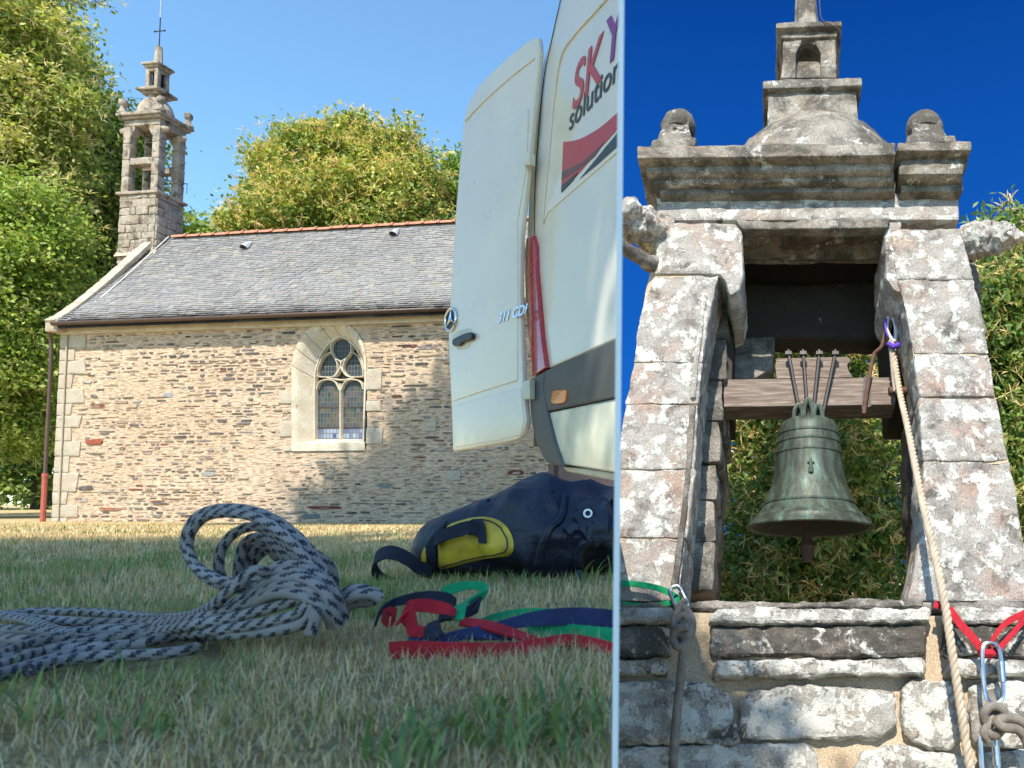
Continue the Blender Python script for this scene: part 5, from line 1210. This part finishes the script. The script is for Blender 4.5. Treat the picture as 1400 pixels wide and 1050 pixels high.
# ------------------------------------------------------------------ bell, headstock and ropes on the belfry
def bell_build():
    w = .85; t2 = R(10); b = root('bell', BV(B(1107, 700, w)), 'green bronze bell hanging under a wooden headstock in the stone opening', 'bell', basis=(BT, B0*math.cos(t2) - UP*math.sin(t2), B0*math.sin(t2) + UP*math.cos(t2)))
    s = (B(1193, 690, w).x - B(1020, 690, w).x)/173.0          # metres per pixel here
    zt = B(1107, 583, w).z; zm = B(1107, 722, w).z + 0.0; H = zt - zm; off = B(1107, 700, w).z
    ctr = Vector((0, 0, zm - off))
    prof = [(0.0, 1.0), (16, 1.0), (30, .985), (38, .955), (41.5, .90), (42.5, .86), (43.5, .855), (43.5, .84), (42.5, .835), (44, .78), (45, .775), (45, .76), (44, .755), (45.5, .68), (47, .675), (47, .66), (46, .655), (48, .5), (52, .38), (57, .29), (61, .225), (63, .222), (63, .205), (62, .20), (69, .135), (77, .085), (79.5, .08), (80, .06), (84, .03), (87, .012), (87, 0), (84, -.008), (80, 0), (74, .05), (62, .16), (50, .30), (43, .5), (40, .8), (30, .93), (0.0, .95)]
    bm = bmesh.new(); lathe(bm, [(r*s, h*H) for r, h in prof], ctr, n=64); put('bell_body', bm, M['bronze'], b)
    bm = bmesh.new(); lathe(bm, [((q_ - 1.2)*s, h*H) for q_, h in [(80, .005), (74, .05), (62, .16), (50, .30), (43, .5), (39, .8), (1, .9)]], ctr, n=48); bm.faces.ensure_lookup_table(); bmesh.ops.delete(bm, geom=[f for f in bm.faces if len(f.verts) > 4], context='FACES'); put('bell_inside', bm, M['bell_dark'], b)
    # crown loops
    bm = bmesh.new()
    for i, (dx, hh) in enumerate(((-14, 22), (0, 30), (14, 22), (-7, 26), (8, 26))):
        dy = (0, 0, 0, .07, .07)[i]
        P = [ctr + Vector(((dx-6)*s, dy, H - .01)), ctr + Vector(((dx-5)*s, dy, H + hh*.6*s)), ctr + Vector((dx*s, dy, H + hh*s)), ctr + Vector(((dx+5)*s, dy, H + hh*.6*s)), ctr + Vector(((dx+6)*s, dy, H - .01))]
        tube(bm, catmull(P, 5), .024, 8)
    put('bell_crown', bm, M['bronze'], b)
    # small relief figure and raised lettering band of the casting
    bm = bmesh.new(); c = ctr + Vector((0, -49.5*s, .50*H)); tube(bm, [c + Vector((0, 0, -.07)), c, c + Vector((0, 0, .08))], 0, 8, radii=[.03, .02, .012]); tube(bm, [c + Vector((-.035, .004, .035)), c + Vector((.035, .004, .035))], .01, 6); put('relief', bm, M['bronze'], b)
    # clapper
    k = ctr + Vector((-4*s, 0, 0)); bm = bmesh.new(); tube(bm, [k + Vector((0, 0, .7*H)), k + Vector((0, 0, -.02)), k + Vector((0, 0, -.10)), k + Vector((0, 0, -.17)), k + Vector((0, 0, -.30)), k + Vector((0, 0, -.33))], 0, 14, radii=[.03, .03, .05, .085, .05, .055]); put('clapper', bm, M['iron'], b)
    # headstock
    hs = root('headstock', BV(B(1108, 540, w)), 'weathered red-brown wooden beam carrying the bell, with iron straps', 'headstock', basis=(BT, BN, BU)); o = B(1108, 540, w)
    def q(x, y, ww=w-.14): p = B(x, y, ww) - o; return p
    bm = bmesh.new(); prism(bm, [q(990, 556), q(1224, 553), q(1224, 516), q(990, 519)], Vector((0, .30, 0))); bevel(bm, .012); put('beam', bm, M['wood'], hs)
    bm = bmesh.new(); prism(bm, [q(1062, 517.5), q(1166, 515.5), q(1160, 507), (q(1158, 499)), q(1163, 492), q(1158, 488), q(1062, 490), q(1060, 500)], Vector((0, .28, 0))); bevel(bm, .01); put('upper_beam', bm, M['wood'], hs)
    for xa, xb, yb in ((1078, 1094, 568), (1098, 1104, 562), (1120, 1112, 562), (1142, 1124, 570)):
        bm = bmesh.new(); a = q(xa, 483, w-.24); c_ = q(xa, 520, w-.22).lerp(q(xb, yb, w-.20), .1); e = q(xb, yb, w-.16); tube(bm, [a, e], .020, 6); put('strap_rod', bm, M['dark_iron'], hs)
        bm = bmesh.new(); m = q(xa, 484, w-.24); box(bm, m.x-.035, m.x+.035, m.y-.03, m.y+.03, m.z-.02, m.z+.02); lathe(bm, [(.018, .02), (.018, .05)], m, n=6); put('strap_nut', bm, M['dark_iron'], hs)
    bm = bmesh.new(); tube(bm, catmull([q(1181, 566, w-.22), q(1186, 530, w-.22), q(1194, 488, w-.22), q(1199, 480, w-.24), q(1206, 472, w-.26), q(1212, 445, w-.28), q(1217, 424, w-.28)], 4), .022, 8); put('lever_arm', bm, M['iron'], hs)
    bm = bmesh.new(); prism(bm, [q(1178, 560, w-.155), q(1191, 556, w-.155), q(1190, 517, w-.155), q(1181, 515, w-.155)], Vector((0, -.012, 0))); put('iron_plate', bm, M['dark_iron'], hs)
    bm = bmesh.new(); tube(bm, [q(1215, 535, .5), q(1260, 534, .5)], .045, 10); put('gudgeon', bm, M['iron'], hs)
bell_build()
def twisted(bm, pts, r, pitch, n=3, sides=8):
    fr = frames(pts); L = 0
    strands = [[] for _ in range(n)]
    for i, (p, (t, a, b)) in enumerate(zip(pts, fr)):
        if i: L += (p - pts[i-1]).length
        for k in range(n):
            ph = 2*math.pi*(L/pitch + k/n); strands[k].append(p + (a*math.cos(ph) + b*math.sin(ph))*r*.52)
    for s in strands: tube(bm, s, r*.58, sides)
def ropes_right():
    # bell rope with its shackle
    P = [(1221, 478, .55), (1225, 505, .45), (1231, 540, .30), (1240, 580, .12), (1250, 630, -.08), (1262, 690, -.30), (1275, 745, -.45), (1290, 815, -.62), (1300, 880, -.66), (1312, 960, -.66), (1326, 1050, -.64), (1340, 1120, -.62)]
    pts = [BV(B(*p)) for p in P]; pts = catmull(pts, 24)
    r = root('bell_rope', pts[0], 'pale twisted bell rope running down past the right pillar', 'rope')
    bm = bmesh.new(); twisted(bm, pts, .031, .16); put('rope_line', bm, M['hemp'], r, world=True, base=r)
    bm = bmesh.new(); twisted(bm, catmull([BV(B(*p)) for p in ((1218, 466, .5), (1221, 490, .48), (1223, 515, .47), (1226, 535, .45))], 12), .034, .20); put('spliced_tail', bm, M['hemp'], r, world=True, base=r)
    M['white_purple'] = plain('white_cord', (0.72, 0.70, 0.78), 0.6)
    M['purple'] = plain('purple_tape', (0.12, 0.05, 0.50), 0.5)
    bm = bmesh.new(); c = [BV(B(*p)) for p in ((1217, 432, .5), (1213, 440, .48), (1213, 452, .47), (1217, 460, .48), (1223, 466, .48), (1225, 455, .47), (1223, 440, .48))]; tube(bm, catmull(c, 5, True), .020, 8, closed=True); put('thimble', bm, M['white_purple'], r, world=True, base=r)
    bm = bmesh.new(); tube(bm, catmull([BV(B(*p)) for p in ((1215, 470, .45), (1222, 474, .42), (1228, 471, .45)) ], 4), .028, 8); tube(bm, catmull([BV(B(*p)) for p in ((1211, 436, .46), (1211, 450, .45), (1214, 460, .46))], 4), .012, 8); put('cord_wrap', bm, M['purple'], r, world=True, base=r)
    # tape slings
    def sling(name, label, mat, P, wpx=.052):
        r = root(name, BV(B(*P[0][:3])), label, 'sling'); bm = bmesh.new(); pts = catmull([BV(B(*p)) for p in P], 8)
        ribbon(bm, pts, [ (BU*1.0 - (pts[min(i+1, len(pts)-1)]-pts[max(i-1, 0)]).normalized()*BU.dot((pts[min(i+1, len(pts)-1)]-pts[max(i-1, 0)]).normalized())).normalized()*wpx for i in range(len(pts))], .006)
        put('webbing', bm, mat, r, world=True, base=r); return r
    g = sling('green_sling', 'green tape sling wrapped round the left stone pillar', M['web_green'], ((850, 797, -.10), (880, 800, -.10), (905, 806, -.14), (922, 815, -.2), (930, 821, -.26)))
    bm = bmesh.new(); pts = catmull([BV(B(*p)) for p in ((850, 826, -.16), (880, 829, -.16), (908, 826, -.2), (922, 822, -.24), (934, 818, -.26), (942, 825, -.22))], 8); ribbon(bm, pts, [BU*.05]*len(pts), .006); put('webbing', bm, M['web_green'], g, world=True, base=g)
    g = sling('red_sling', 'red tape sling hanging in a V from the sill beside the twisted rope', M['web_red'], ((1277, 826, -.50), (1296, 832, -.52), (1312, 852, -.54), (1330, 872, -.56), (1345, 892, -.58)), .060)
    for P in (((1350, 893, -.58), (1358, 873, -.56), (1375, 852, -.54), (1402, 838, -.5), (1440, 820, -.45)), ((1352, 897, -.60), (1372, 880, -.58), (1388, 862, -.56), (1405, 845, -.52), (1440, 832, -.45))):
        bm = bmesh.new(); pts = catmull([BV(B(*p)) for p in P], 8); ribbon(bm, pts, [BU*.055]*len(pts), .006); put('webbing', bm, M['web_red'], g, world=True, base=g)
    bm = bmesh.new(); c = BV(B(1348, 893, -.60)); tube(bm, [c - BT*.05, c + BT*.05], .03, 8); put('webbing_fold', bm, M['web_red'], g, world=True, base=g)
    # carabiners
    def carab(px, py, w, L, Wd, label, rot=0.0):
        c = BV(B(px, py, w)); r = root('carabiner', c, label, 'carabiner', 'steel carabiners on the belfry ropes'); bm = bmesh.new(); u = (BU*math.cos(rot) + BT*math.sin(rot)); v = (BT*math.cos(rot) - BU*math.sin(rot))
        P = [c + u*y*L + v*x*Wd for x, y in ((-.5, -.3), (-.5, .3), (-.3, .5), (.25, .5), (.5, .32), (.5, -.3), (.25, -.5), (-.3, -.5))]; tube(bm, catmull(P, 5, True), .018, 8, closed=True); put('frame', bm, M['steel'], r, world=True, base=r)
        bm = bmesh.new(); tube(bm, [c + u*L*-.15 + v*Wd*.5, c + u*L*.2 + v*Wd*.5], .028, 10); put('screw_sleeve', bm, M['steel'], r, world=True, base=r)
    carab(1357, 920, -.62, .40, .13, 'silver carabiner clipped to the red sling', .05); carab(928, 818, -.3, .20, .09, 'small silver carabiner on the green sling', -.5); carab(1352, 1035, -.60, .36, .10, 'silver connector at the lower right edge below the knotted rope', .05)
    # knotted ropes
    def knotrope(label, lines, rad):
        P0 = BV(B(*lines[0][0])); r = root('access_rope', P0, label, 'rope')
        for i, P in enumerate(lines):
            bm = bmesh.new(); uv = bm.loops.layers.uv.new('UVMap'); tube(bm, catmull([BV(B(*p)) for p in P], 8), rad, 10, uv=uv); put('rope_line' if i == 0 else 'knot', bm, M['grey_rope'], r, world=True, base=r)
    knotrope('grey rope knotted below the green sling and hanging down the wall', (
        ((934, 850, -.56), (936, 875, -.58), (933, 900, -.58), (929, 940, -.55), (924, 990, -.55), (919, 1060, -.55), (915, 1120, -.55)),
        ((936, 822, -.42), (926, 838, -.50), (922, 852, -.54), (928, 866, -.58), (940, 868, -.6), (944, 855, -.58), (938, 842, -.56), (930, 845, -.54), (926, 862, -.52), (932, 880, -.52)),
        ((930, 826, -.42), (940, 836, -.5), (946, 850, -.54), (944, 868, -.56), (936, 882, -.6), (926, 884, -.6), (921, 872, -.58), (928, 860, -.62), (940, 856, -.64))), .033)
    knotrope('grey rope with a figure of eight knot at the lower right edge', (
        ((1352, 943, -.60), (1356, 958, -.60), (1358, 972, -.60), (1352, 990, -.62), (1346, 1002, -.62), (1352, 1012, -.6)),
        ((1348, 985, -.62), (1346, 975, -.64), (1356, 966, -.66), (1370, 970, -.66), (1374, 984, -.64), (1368, 998, -.64), (1360, 1005, -.64), (1350, 1000, -.62)),
        ((1362, 992, -.68), (1366, 984, -.70), (1382, 982, -.68), (1396, 986, -.66), (1410, 1000, -.6), (1430, 1010, -.6)),
        ((1360, 985, -.70), (1372, 994, -.7), (1390, 997, -.66), (1402, 1010, -.62), (1412, 1040, -.6))), .034)
ropes_right()
for o in list(bpy.data.objects):
    if o.type == 'MESH' and o.parent and o.parent.name in ('green_sling', 'access_rope'):
        if min(((MW[o.parent.name] @ v.co).x - BND*(MW[o.parent.name] @ v.co).y) for v in o.data.vertices) < .002: clip_right(o, o.parent)

# ------------------------------------------------------------------ rope heap on the lawn
RR = 0.0048
def gpt(px, py, lift=0.0, Y=None):
    """a point on (or lift above) the lawn; Y fixes the distance for raised loops"""
    if Y is None:
        zl = RR + 0.004 + lift; D = (CAMH - zl)/max((py - 690)/1000.0, .02); return W(px, py, D)
    return W(px, py, Y)
rope = root('rope_coil', gpt(330, 880), 'grey climbing rope with dark flecks, tied off in a loose coil on the grass', 'rope')
def strand(P, r=RR, name='strand'):
    pts = catmull([gpt(*p) if len(p) == 4 else gpt(p[0], p[1], 0.0, p[2] if len(p) > 2 else None) for p in P], 10)
    bm = bmesh.new(); uv = bm.loops.layers.uv.new('UVMap'); tube(bm, pts, r, 14, uv=uv); return put(name, bm, M['rope'], rope, world=True, base=rope)
# raised loops
strand([(452, 838, .66), (440, 800, .665), (418, 764, .67), (388, 731, .675), (352, 708, .68), (312, 701, .69), (280, 707, .70), (262, 726, .70), (257, 748, .70), (266, 772, .69), (290, 789, .68), (320, 797, .675), (352, 797, .67), (385, 800, .68)])
strand([(462, 832, .68), (450, 798, .685), (428, 758, .69), (398, 726, .695), (360, 703, .70), (318, 694.5, .71), (283, 699, .72), (263, 714, .72), (254, 738, .72), (259, 762, .71), (278, 786, .70), (305, 801, .69), (340, 806, .69), (370, 806, .69)])
strand([(432, 800, .70), (410, 768, .705), (388, 740, .71), (362, 723, .715), (340, 721, .72), (318, 731, .72), (303, 750, .72), (299, 770, .72), (301, 786, .72), (312, 800, .72)])
strand([(420, 802, .72), (405, 775, .725), (385, 752, .73), (364, 737, .735), (346, 735, .74), (333, 746, .74), (328, 765, .74), (325, 785, .74), (330, 800, .74)])
strand([(412, 800, .74), (390, 765, .745), (370, 748, .75), (353, 747, .75), (340, 757, .75), (334, 775, .75), (330, 795, .75)])
strand([(400, 800, .75), (385, 770, .755), (366, 752, .76), (348, 766, .765), (338, 785, .765), (334, 800, .765)])
strand([(398, 745, .695), (412, 748, .69), (425, 757, .685), (437, 775, .68), (444, 795, .675)])
strand([(412, 750, .72), (430, 758, .72), (446, 768, .72), (455, 785, .72), (456, 805, .72), (452, 830, .72)])
strand([(405, 765, .71), (425, 775, .70), (438, 790, .69), (446, 812, .69), (450, 835, .69)])
# wraps over the top of the heap
for k, (dy, dx, Y) in enumerate(((0, 0, .655), (11, -4, .648), (23, -8, .642), (34, -14, .637))):
    strand([(352+dx, 800+dy, Y+.03), (366+dx, 788+dy, Y+.01), (390+dx, 781+dy*.9, Y), (416+dx*.6, 786+dy*.8, Y-.002), (440+dx*.4, 803+dy*.7, Y), (456+dx*.5, 828+dy*.4, Y+.004), (466+dx*.9, 852+dy*.1, Y+.012)])
strand([(372, 776, .67), (395, 772, .665), (420, 778, .662), (446, 796, .66), (462, 822, .662), (470, 846, .67)])
strand([(400, 788, .646), (424, 795, .643), (444, 810, .642), (455, 832, .643), (462, 856, .647)])
# lay from the heap out to the left
strand([(372, 790, .66), (356, 780, .648), (340, 784, .642), (326, 797, .64), (312, 810, .64), (296, 824, .65), (276, 836, .68), (250, 843, .72), (200, 843), (140, 838), (80, 836), (30, 838), (-20, 846)])
strand([(392, 806, .65), (368, 810, .65), (340, 816, .66), (310, 830, .67), (280, 842, .70), (240, 848, .73), (190, 851), (130, 851), (70, 848), (20, 843), (-20, 838)])
strand([(402, 812, .645), (378, 814, .645), (346, 822, .65), (310, 834, .655), (262, 847, .67), (200, 857), (150, 860), (110, 864), (70, 872), (30, 884), (-10, 900)])
strand([(412, 818, .64), (388, 826, .64), (352, 836, .642), (312, 846, .645), (262, 855, .65), (200, 866), (140, 872), (80, 876), (30, 884), (-20, 892)])
strand([(425, 824, .636), (404, 840, .635), (370, 850, .636), (330, 857, .64), (280, 864, .65), (225, 869), (170, 872), (110, 880), (50, 894), (-10, 915)])
strand([(430, 828, .632), (420, 848, .63), (400, 858, .63), (360, 864, .64), (300, 868, .65), (262, 866)])
strand([(432, 834, .625), (430, 850, .622), (424, 868, .62)])
strand([(276, 872), (262, 869), (230, 872), (170, 883), (110, 892), (50, 908), (-10, 926)])
strand([(268, 886), (240, 892), (190, 896), (130, 898), (80, 905), (40, 916)])
strand([(0, 843), (30, 846), (60, 855), (92, 868), (110, 876)])
strand([(-20, 858), (30, 862), (80, 864), (140, 862), (200, 860), (260, 856)])
strand([(-20, 870), (30, 875), (80, 872)])
strand([(-10, 905), (40, 895), (90, 888), (150, 884), (200, 880)])
# tail to the right
strand([(440, 835, .69), (462, 815, .69), (482, 806, .69), (500, 806, .69), (519, 813, .69)])
strand([(446, 840, .68), (466, 825, .68), (486, 814, .675), (506, 812, .675), (521, 818, .68)], RR*1.05)
strand([(450, 842, .70), (470, 832, .70), (490, 825, .70), (512, 822, .70)])

# ------------------------------------------------------------------ rope bag
def bag_build():
    bag = root('rope_bag', W(700, 800, 1.25), 'navy tarpaulin rope bag lying on the grass with a yellow handle patch', 'bag')
    cols = [(582, 752, 796, .02), (584, 742, 798, .055), (590, 727, 800, .09), (604, 714, 801, .12), (625, 703, 802, .135), (650, 691, 803, .145), (680, 677, 804, .15), (715, 662, 804, .155), (745, 655, 804, .155), (775, 655, 804, .155), (800, 658, 804, .15), (830, 664, 804, .15), (870, 674, 804, .15)]
    # loft of closed sections
    bm = bmesh.new(); rings = []; N = 34
    pts = catmull([Vector((c[0], c[1], c[2])) for c in cols], 5); dep = catmull([Vector((c[3], 0, 0)) for c in cols], 5)
    for p, d in zip(pts, dep):
        Y = 1.40; t = W(p.x, p.y, Y); b = W(p.x, p.z, 1.25); b.z = max(b.z, 0.0); b.z = 0.0; cz = (t.z + b.z)/2; hz = (t.z - b.z)/2; r = []
        for k in range(N):
            a = 2*math.pi*k/N; ca, sa = math.cos(a), math.sin(a)
            yy = Y - math.copysign(abs(ca)**.8, ca)*d.x; zz = cz + math.copysign(abs(sa)**.85, sa)*hz
            r.append(bm.verts.new((t.x, yy, zz)))
        rings.append(r)
    for a, b in zip(rings, rings[1:]):
        for k in range(N): bm.faces.new((a[k], a[(k+1) % N], b[(k+1) % N], b[k]))
    bm.faces.new(rings[0][::-1]); bm.faces.new(rings[-1])
    bmesh.ops.recalc_face_normals(bm, faces=bm.faces)
    refine(bm, .011, 5); bm.normal_update()
    for v in bm.verts:
        c = v.co; k = min(max((c.x + .52)/.22, 0), 1)   # the right half is more crumpled
        w1 = noise.noise(Vector((c.x*11, c.y*7, c.z*14))); rid = 1 - abs(noise.noise(Vector((c.x*9 + c.z*9, c.y*5, c.z*6 - c.x*4)))*2)
        r2 = 1 - abs(noise.noise(Vector((c.x*16 - c.z*10, c.y*9, c.z*18 + c.x*6)))*2)
        v.co += v.normal * ((.006 + .014*k)*w1 + (.004 + .022*k)*(rid - .6) + (.003 + .007*k)*(r2 - .6) + .0012*noise.noise(c*60))
    # sag the body along a crease where the yellow end stiffener stops
    clip(bm, PCO, PNO)
    bvh = BVHTree.FromBMesh(bm)
    put('bag_body', bm, M['tarp'], bag, world=True, base=bag)
    def onbag(px, py, off=.002):
        d = ray(px, py).normalized(); l, n, i, dd = bvh.ray_cast(CAM, d)
        if l is None: return W(px, py, 1.27)
        return l + (n if n.dot(d) < 0 else -n)*off
    def patch(name, P, mat, off, thick=.002, sm=True, rings_=7):
        P = smoothpoly(P + [P[0]], 4)[:-1] if sm else P; cx_ = sum(p[0] for p in P)/len(P); cy_ = sum(p[1] for p in P)/len(P)
        bm = bmesh.new(); c = bm.verts.new(onbag(cx_, cy_, off)); prev = None
        for r in range(1, rings_+1):
            t = r/rings_; o = off*(1 if r < rings_ else .2)
            ring = [bm.verts.new(onbag(cx_ + (x-cx_)*t, cy_ + (y-cy_)*t, o)) for x, y in P]
            for k in range(len(P)):
                l = (k+1) % len(P)
                if prev is None: bm.faces.new((c, ring[k], ring[l]))
                else: bm.faces.new((prev[k], ring[k], ring[l], prev[l]))
            prev = ring
        return put(name, bm, mat, bag, world=True, base=bag)
    patch('yellow_patch', [(599, 737), (612, 720), (630, 712), (655, 707), (676, 709), (692, 719), (701, 735), (702, 752), (694, 760), (670, 763), (640, 769), (603, 777), (600, 758)], M['yellow'], .006)
    bm = bmesh.new(); tube(bm, [onbag(x, y, .0075) for x, y in smoothpoly([(604, 738), (616, 725), (634, 717), (656, 713), (674, 715), (687, 723), (695, 736), (696, 749), (688, 754), (665, 757), (638, 763), (606, 771)], 6)], .0011, 5); put('stitching', bm, M['web_black'], bag, world=True, base=bag)
    patch('end_cap', [(580, 765), (583, 745), (592, 730), (600, 722), (612, 712), (604, 727), (599, 742), (598, 760), (599, 780), (594, 788), (584, 780)], M['web_black'], .004, rings_=4)
    patch('yellow_base', [(578, 758), (581, 748), (585, 755), (586, 775), (583, 785), (579, 772)], M['yellow'], .007, rings_=3)
    # handle: webbing loop standing off the patch
    bm = bmesh.new(); H = [(601, 742, .006), (606, 740, .02), (622, 737, .032), (640, 735, .034), (652, 730, .03), (661, 728, .008)]
    pts = catmull([onbag(x, y, o) for x, y, o in H], 6); ribbon(bm, pts, [UP*.022 + Vector((0, .004, 0))]*len(pts), .004); put('handle', bm, M['web_black'], bag, world=True, base=bag)
    for H2, wv2 in ((((649, 735), (648, 722), (654, 716), (661, 720), (662, 746)), Vector((.014, 0, 0))),):
        bm = bmesh.new(); c = catmull([onbag(x, y, .012) for x, y in H2], 5); ribbon(bm, c, [wv2]*len(c), .003); put('handle_tab', bm, M['web_black'], bag, world=True, base=bag)
    #, (648, 722), (654, 716), (661, 720), (662, 746))], 5); ribbon(bm, c, [Vector((.014, 0, .0))]*len(c), .003); c = catmull([onbag(x, y, .010) for x, y in ((602, 735), (604, 750), (609, 757))], 5); ribbon(bm, c, [Vector((.014, 0, .004))]*len(c), .003); put('handle_tab', bm, M['web_black'], bag, world=True, base=bag)
    # shoulder strap at the left
    bm = bmesh.new(); pts = catmull([W(x, y, Y) for x, y, Y in ((590, 782, 1.27), (572, 775, 1.24), (556, 763, 1.22), (534, 755, 1.21), (517, 760, 1.22), (511, 772, 1.24), (516, 787, 1.26), (530, 797, 1.28), (548, 800, 1.3))], 8)
    ribbon(bm, pts, [(UP*.022 + Vector((0, .01, 0)))]*len(pts), .003); put('shoulder_strap', bm, M['web_black'], bag, world=True, base=bag)
    # white eyelet and the folded flap on the right
    f = patch('closing_flap', [(784, 708), (796, 694), (822, 684), (836, 690), (838.5, 720), (836, 740), (812, 742), (792, 732)], M['tarp'], .016, rings_=6)
    bm = bmesh.new(); c = onbag(813, 711, .021); e1 = Vector((1, .15, 0)).normalized(); tube(bm, [c + (e1*math.cos(a) + UP*math.sin(a))*.0062 for a in [2*math.pi*k/20 for k in range(20)]], .0018, 8, closed=True); put('eyelet', bm, M['board'], bag, world=True, base=bag)
    bm = bmesh.new(); lathe(bm, [(.011, 0), (.011, .003)], c + Vector((0, .004, 0)), Vector((0, -1, 0)), 20); put('eyelet_patch', bm, M['web_black'], bag, world=True, base=bag)
    for P, r in (([(775, 730), (790, 722), (806, 726), (822, 722), (838, 728)], .012), ([(792, 790), (790, 760), (800, 742), (818, 738), (838, 742)], .009), ([(735, 770), (742, 742), (752, 722), (766, 708), (772, 680)], .008)):
        bm = bmesh.new(); tube(bm, [onbag(x, y, .001) for x, y in smoothpoly(P, 5)], r, 8); clip(bm, PCO, PNO); put('fold', bm, M['tarp'], bag, world=True, base=bag)
bag_build()

# ------------------------------------------------------------------ loose slings on the grass
def slings():
    def strap(name, label, mat, lists, group=None):
        p0 = W(*lists[0][0][:3]); r = root(name, p0, label, 'sling', group)
        for P in lists:
            pts = catmull([W(x, y, Y) for x, y, Y, *_ in P], 8)
            wv = catmull([Vector((p[3] if len(p) > 3 else 0, p[4] if len(p) > 4 else 0, p[5] if len(p) > 5 else .016)) for p in P], 8)
            bm = bmesh.new(); ribbon(bm, pts, wv, .0024); clip(bm, PCO, PNO); put('webbing', bm, mat, r, world=True, base=r)
    strap('red_sling', 'flat red webbing sling lying nearest the camera on the grass', M['web_red'], [
        [(532, 889, .63, 0, 0, .014), (560, 888, .632, 0, 0, .015), (620, 890, .635, 0, .001, .015), (690, 890, .64, 0, .003, .014), (730, 884, .65, 0, .008, .011), (770, 876, .665, 0, .01, .009), (800, 878, .66, 0, .008, .009), (845, 890, .65, 0, .006, .011)]])
    strap('red_sling', 'bright red sling loop curling beside the green sling', M['web_red'], [
        [(530, 850, .72, 0, .003, .010), (524, 842, .73, 0, .004, .010), (530, 836, .735, 0, .005, .008), (540, 838, .73, 0, .004, .010), (536, 848, .72, 0, .003, .012)],
        [(556, 850, .70, 0, .004, .011), (552, 838, .705, .004, .004, .012), (560, 829, .71, 0, .003, .012), (585, 828, .72, 0, .003, .013), (612, 834, .725, 0, .004, .012), (622, 840, .72, 0, .005, .01)],
        [(546, 848, .69, .006, 0, .010), (558, 838, .695, .008, 0, .012), (562, 850, .69, .009, 0, .010), (566, 862, .68, .008, 0, .010), (585, 864, .68, 0, .006, .010), (600, 862, .68, 0, .01, .008)],
        [(630, 850, .72, 0, .008, .006), (660, 854, .70, 0, .012, .006), (690, 862, .69, 0, .014, .005), (720, 872, .68, 0, .012, .004), (738, 878, .67, 0, .01, .003)]])
    strap('green_sling', 'green webbing sling with a raised loop beside the navy bag', M['web_green'], [
        [(604, 812, .80, 0, .003, .014), (622, 804, .80, 0, .003, .012), (645, 800, .81, 0, .004, .008), (662, 804, .80, 0, .003, .012), (663, 812, .79, .003, .003, .011), (648, 818, .77, .008, 0, .010), (632, 826, .75, .014, 0, .006), (624, 838, .73, .018, 0, .002), (622, 848, .72, .02, 0, 0)],
        [(646, 856, .76, 0, .004, .008), (680, 844, .80, 0, .003, .010), (714, 838, .83, 0, .003, .010), (750, 838, .83, 0, .003, .010)],
        [(720, 862, .73, 0, .006, .010), (770, 862, .72, 0, .006, .012), (800, 866, .70, 0, .006, .014), (845, 872, .68, 0, .006, .016)]])
    strap('black_sling', 'black webbing sling trailing from the grass towards the right edge', M['web_black'], [
        [(514, 852, .73, 0, .004, .006), (522, 834, .76, 0, .004, .008), (545, 822, .79, 0, .004, .010), (580, 816, .80, 0, .004, .012), (610, 818, .79, 0, .004, .012), (622, 826, .78, 0, .005, .012)],
        [(600, 846, .72, 0, .006, .010), (612, 844, .72, 0, .012, .004), (640, 836, .74, 0, .006, .012), (655, 826, .76, .004, 0, .016), (640, 838, .74, .014, 0, .006)],
        [(598, 874, .66, .010, .004, .010), (590, 862, .665, .012, .004, .012), (596, 850, .67, .014, .004, .006), (612, 846, .68, .012, .006, .004)]])
    strap('blue_sling', 'dark navy webbing sling lying across the red and green ones', M['web_blue'], [
        [(600, 876, .66, 0, .005, .009), (630, 868, .68, 0, .006, .010), (670, 860, .70, 0, .008, .009), (700, 852, .71, 0, .006, .011), (730, 846, .72, 0, .004, .014), (770, 843, .72, 0, .002, .017), (810, 844, .72, 0, .002, .018), (845, 848, .71, 0, .002, .018)],
        [(560, 872, .68, 0, .008, .004), (600, 874, .68, 0, .008, .005), (650, 868, .69, 0, .008, .007), (700, 870, .69, 0, .008, .005)]])
slings()
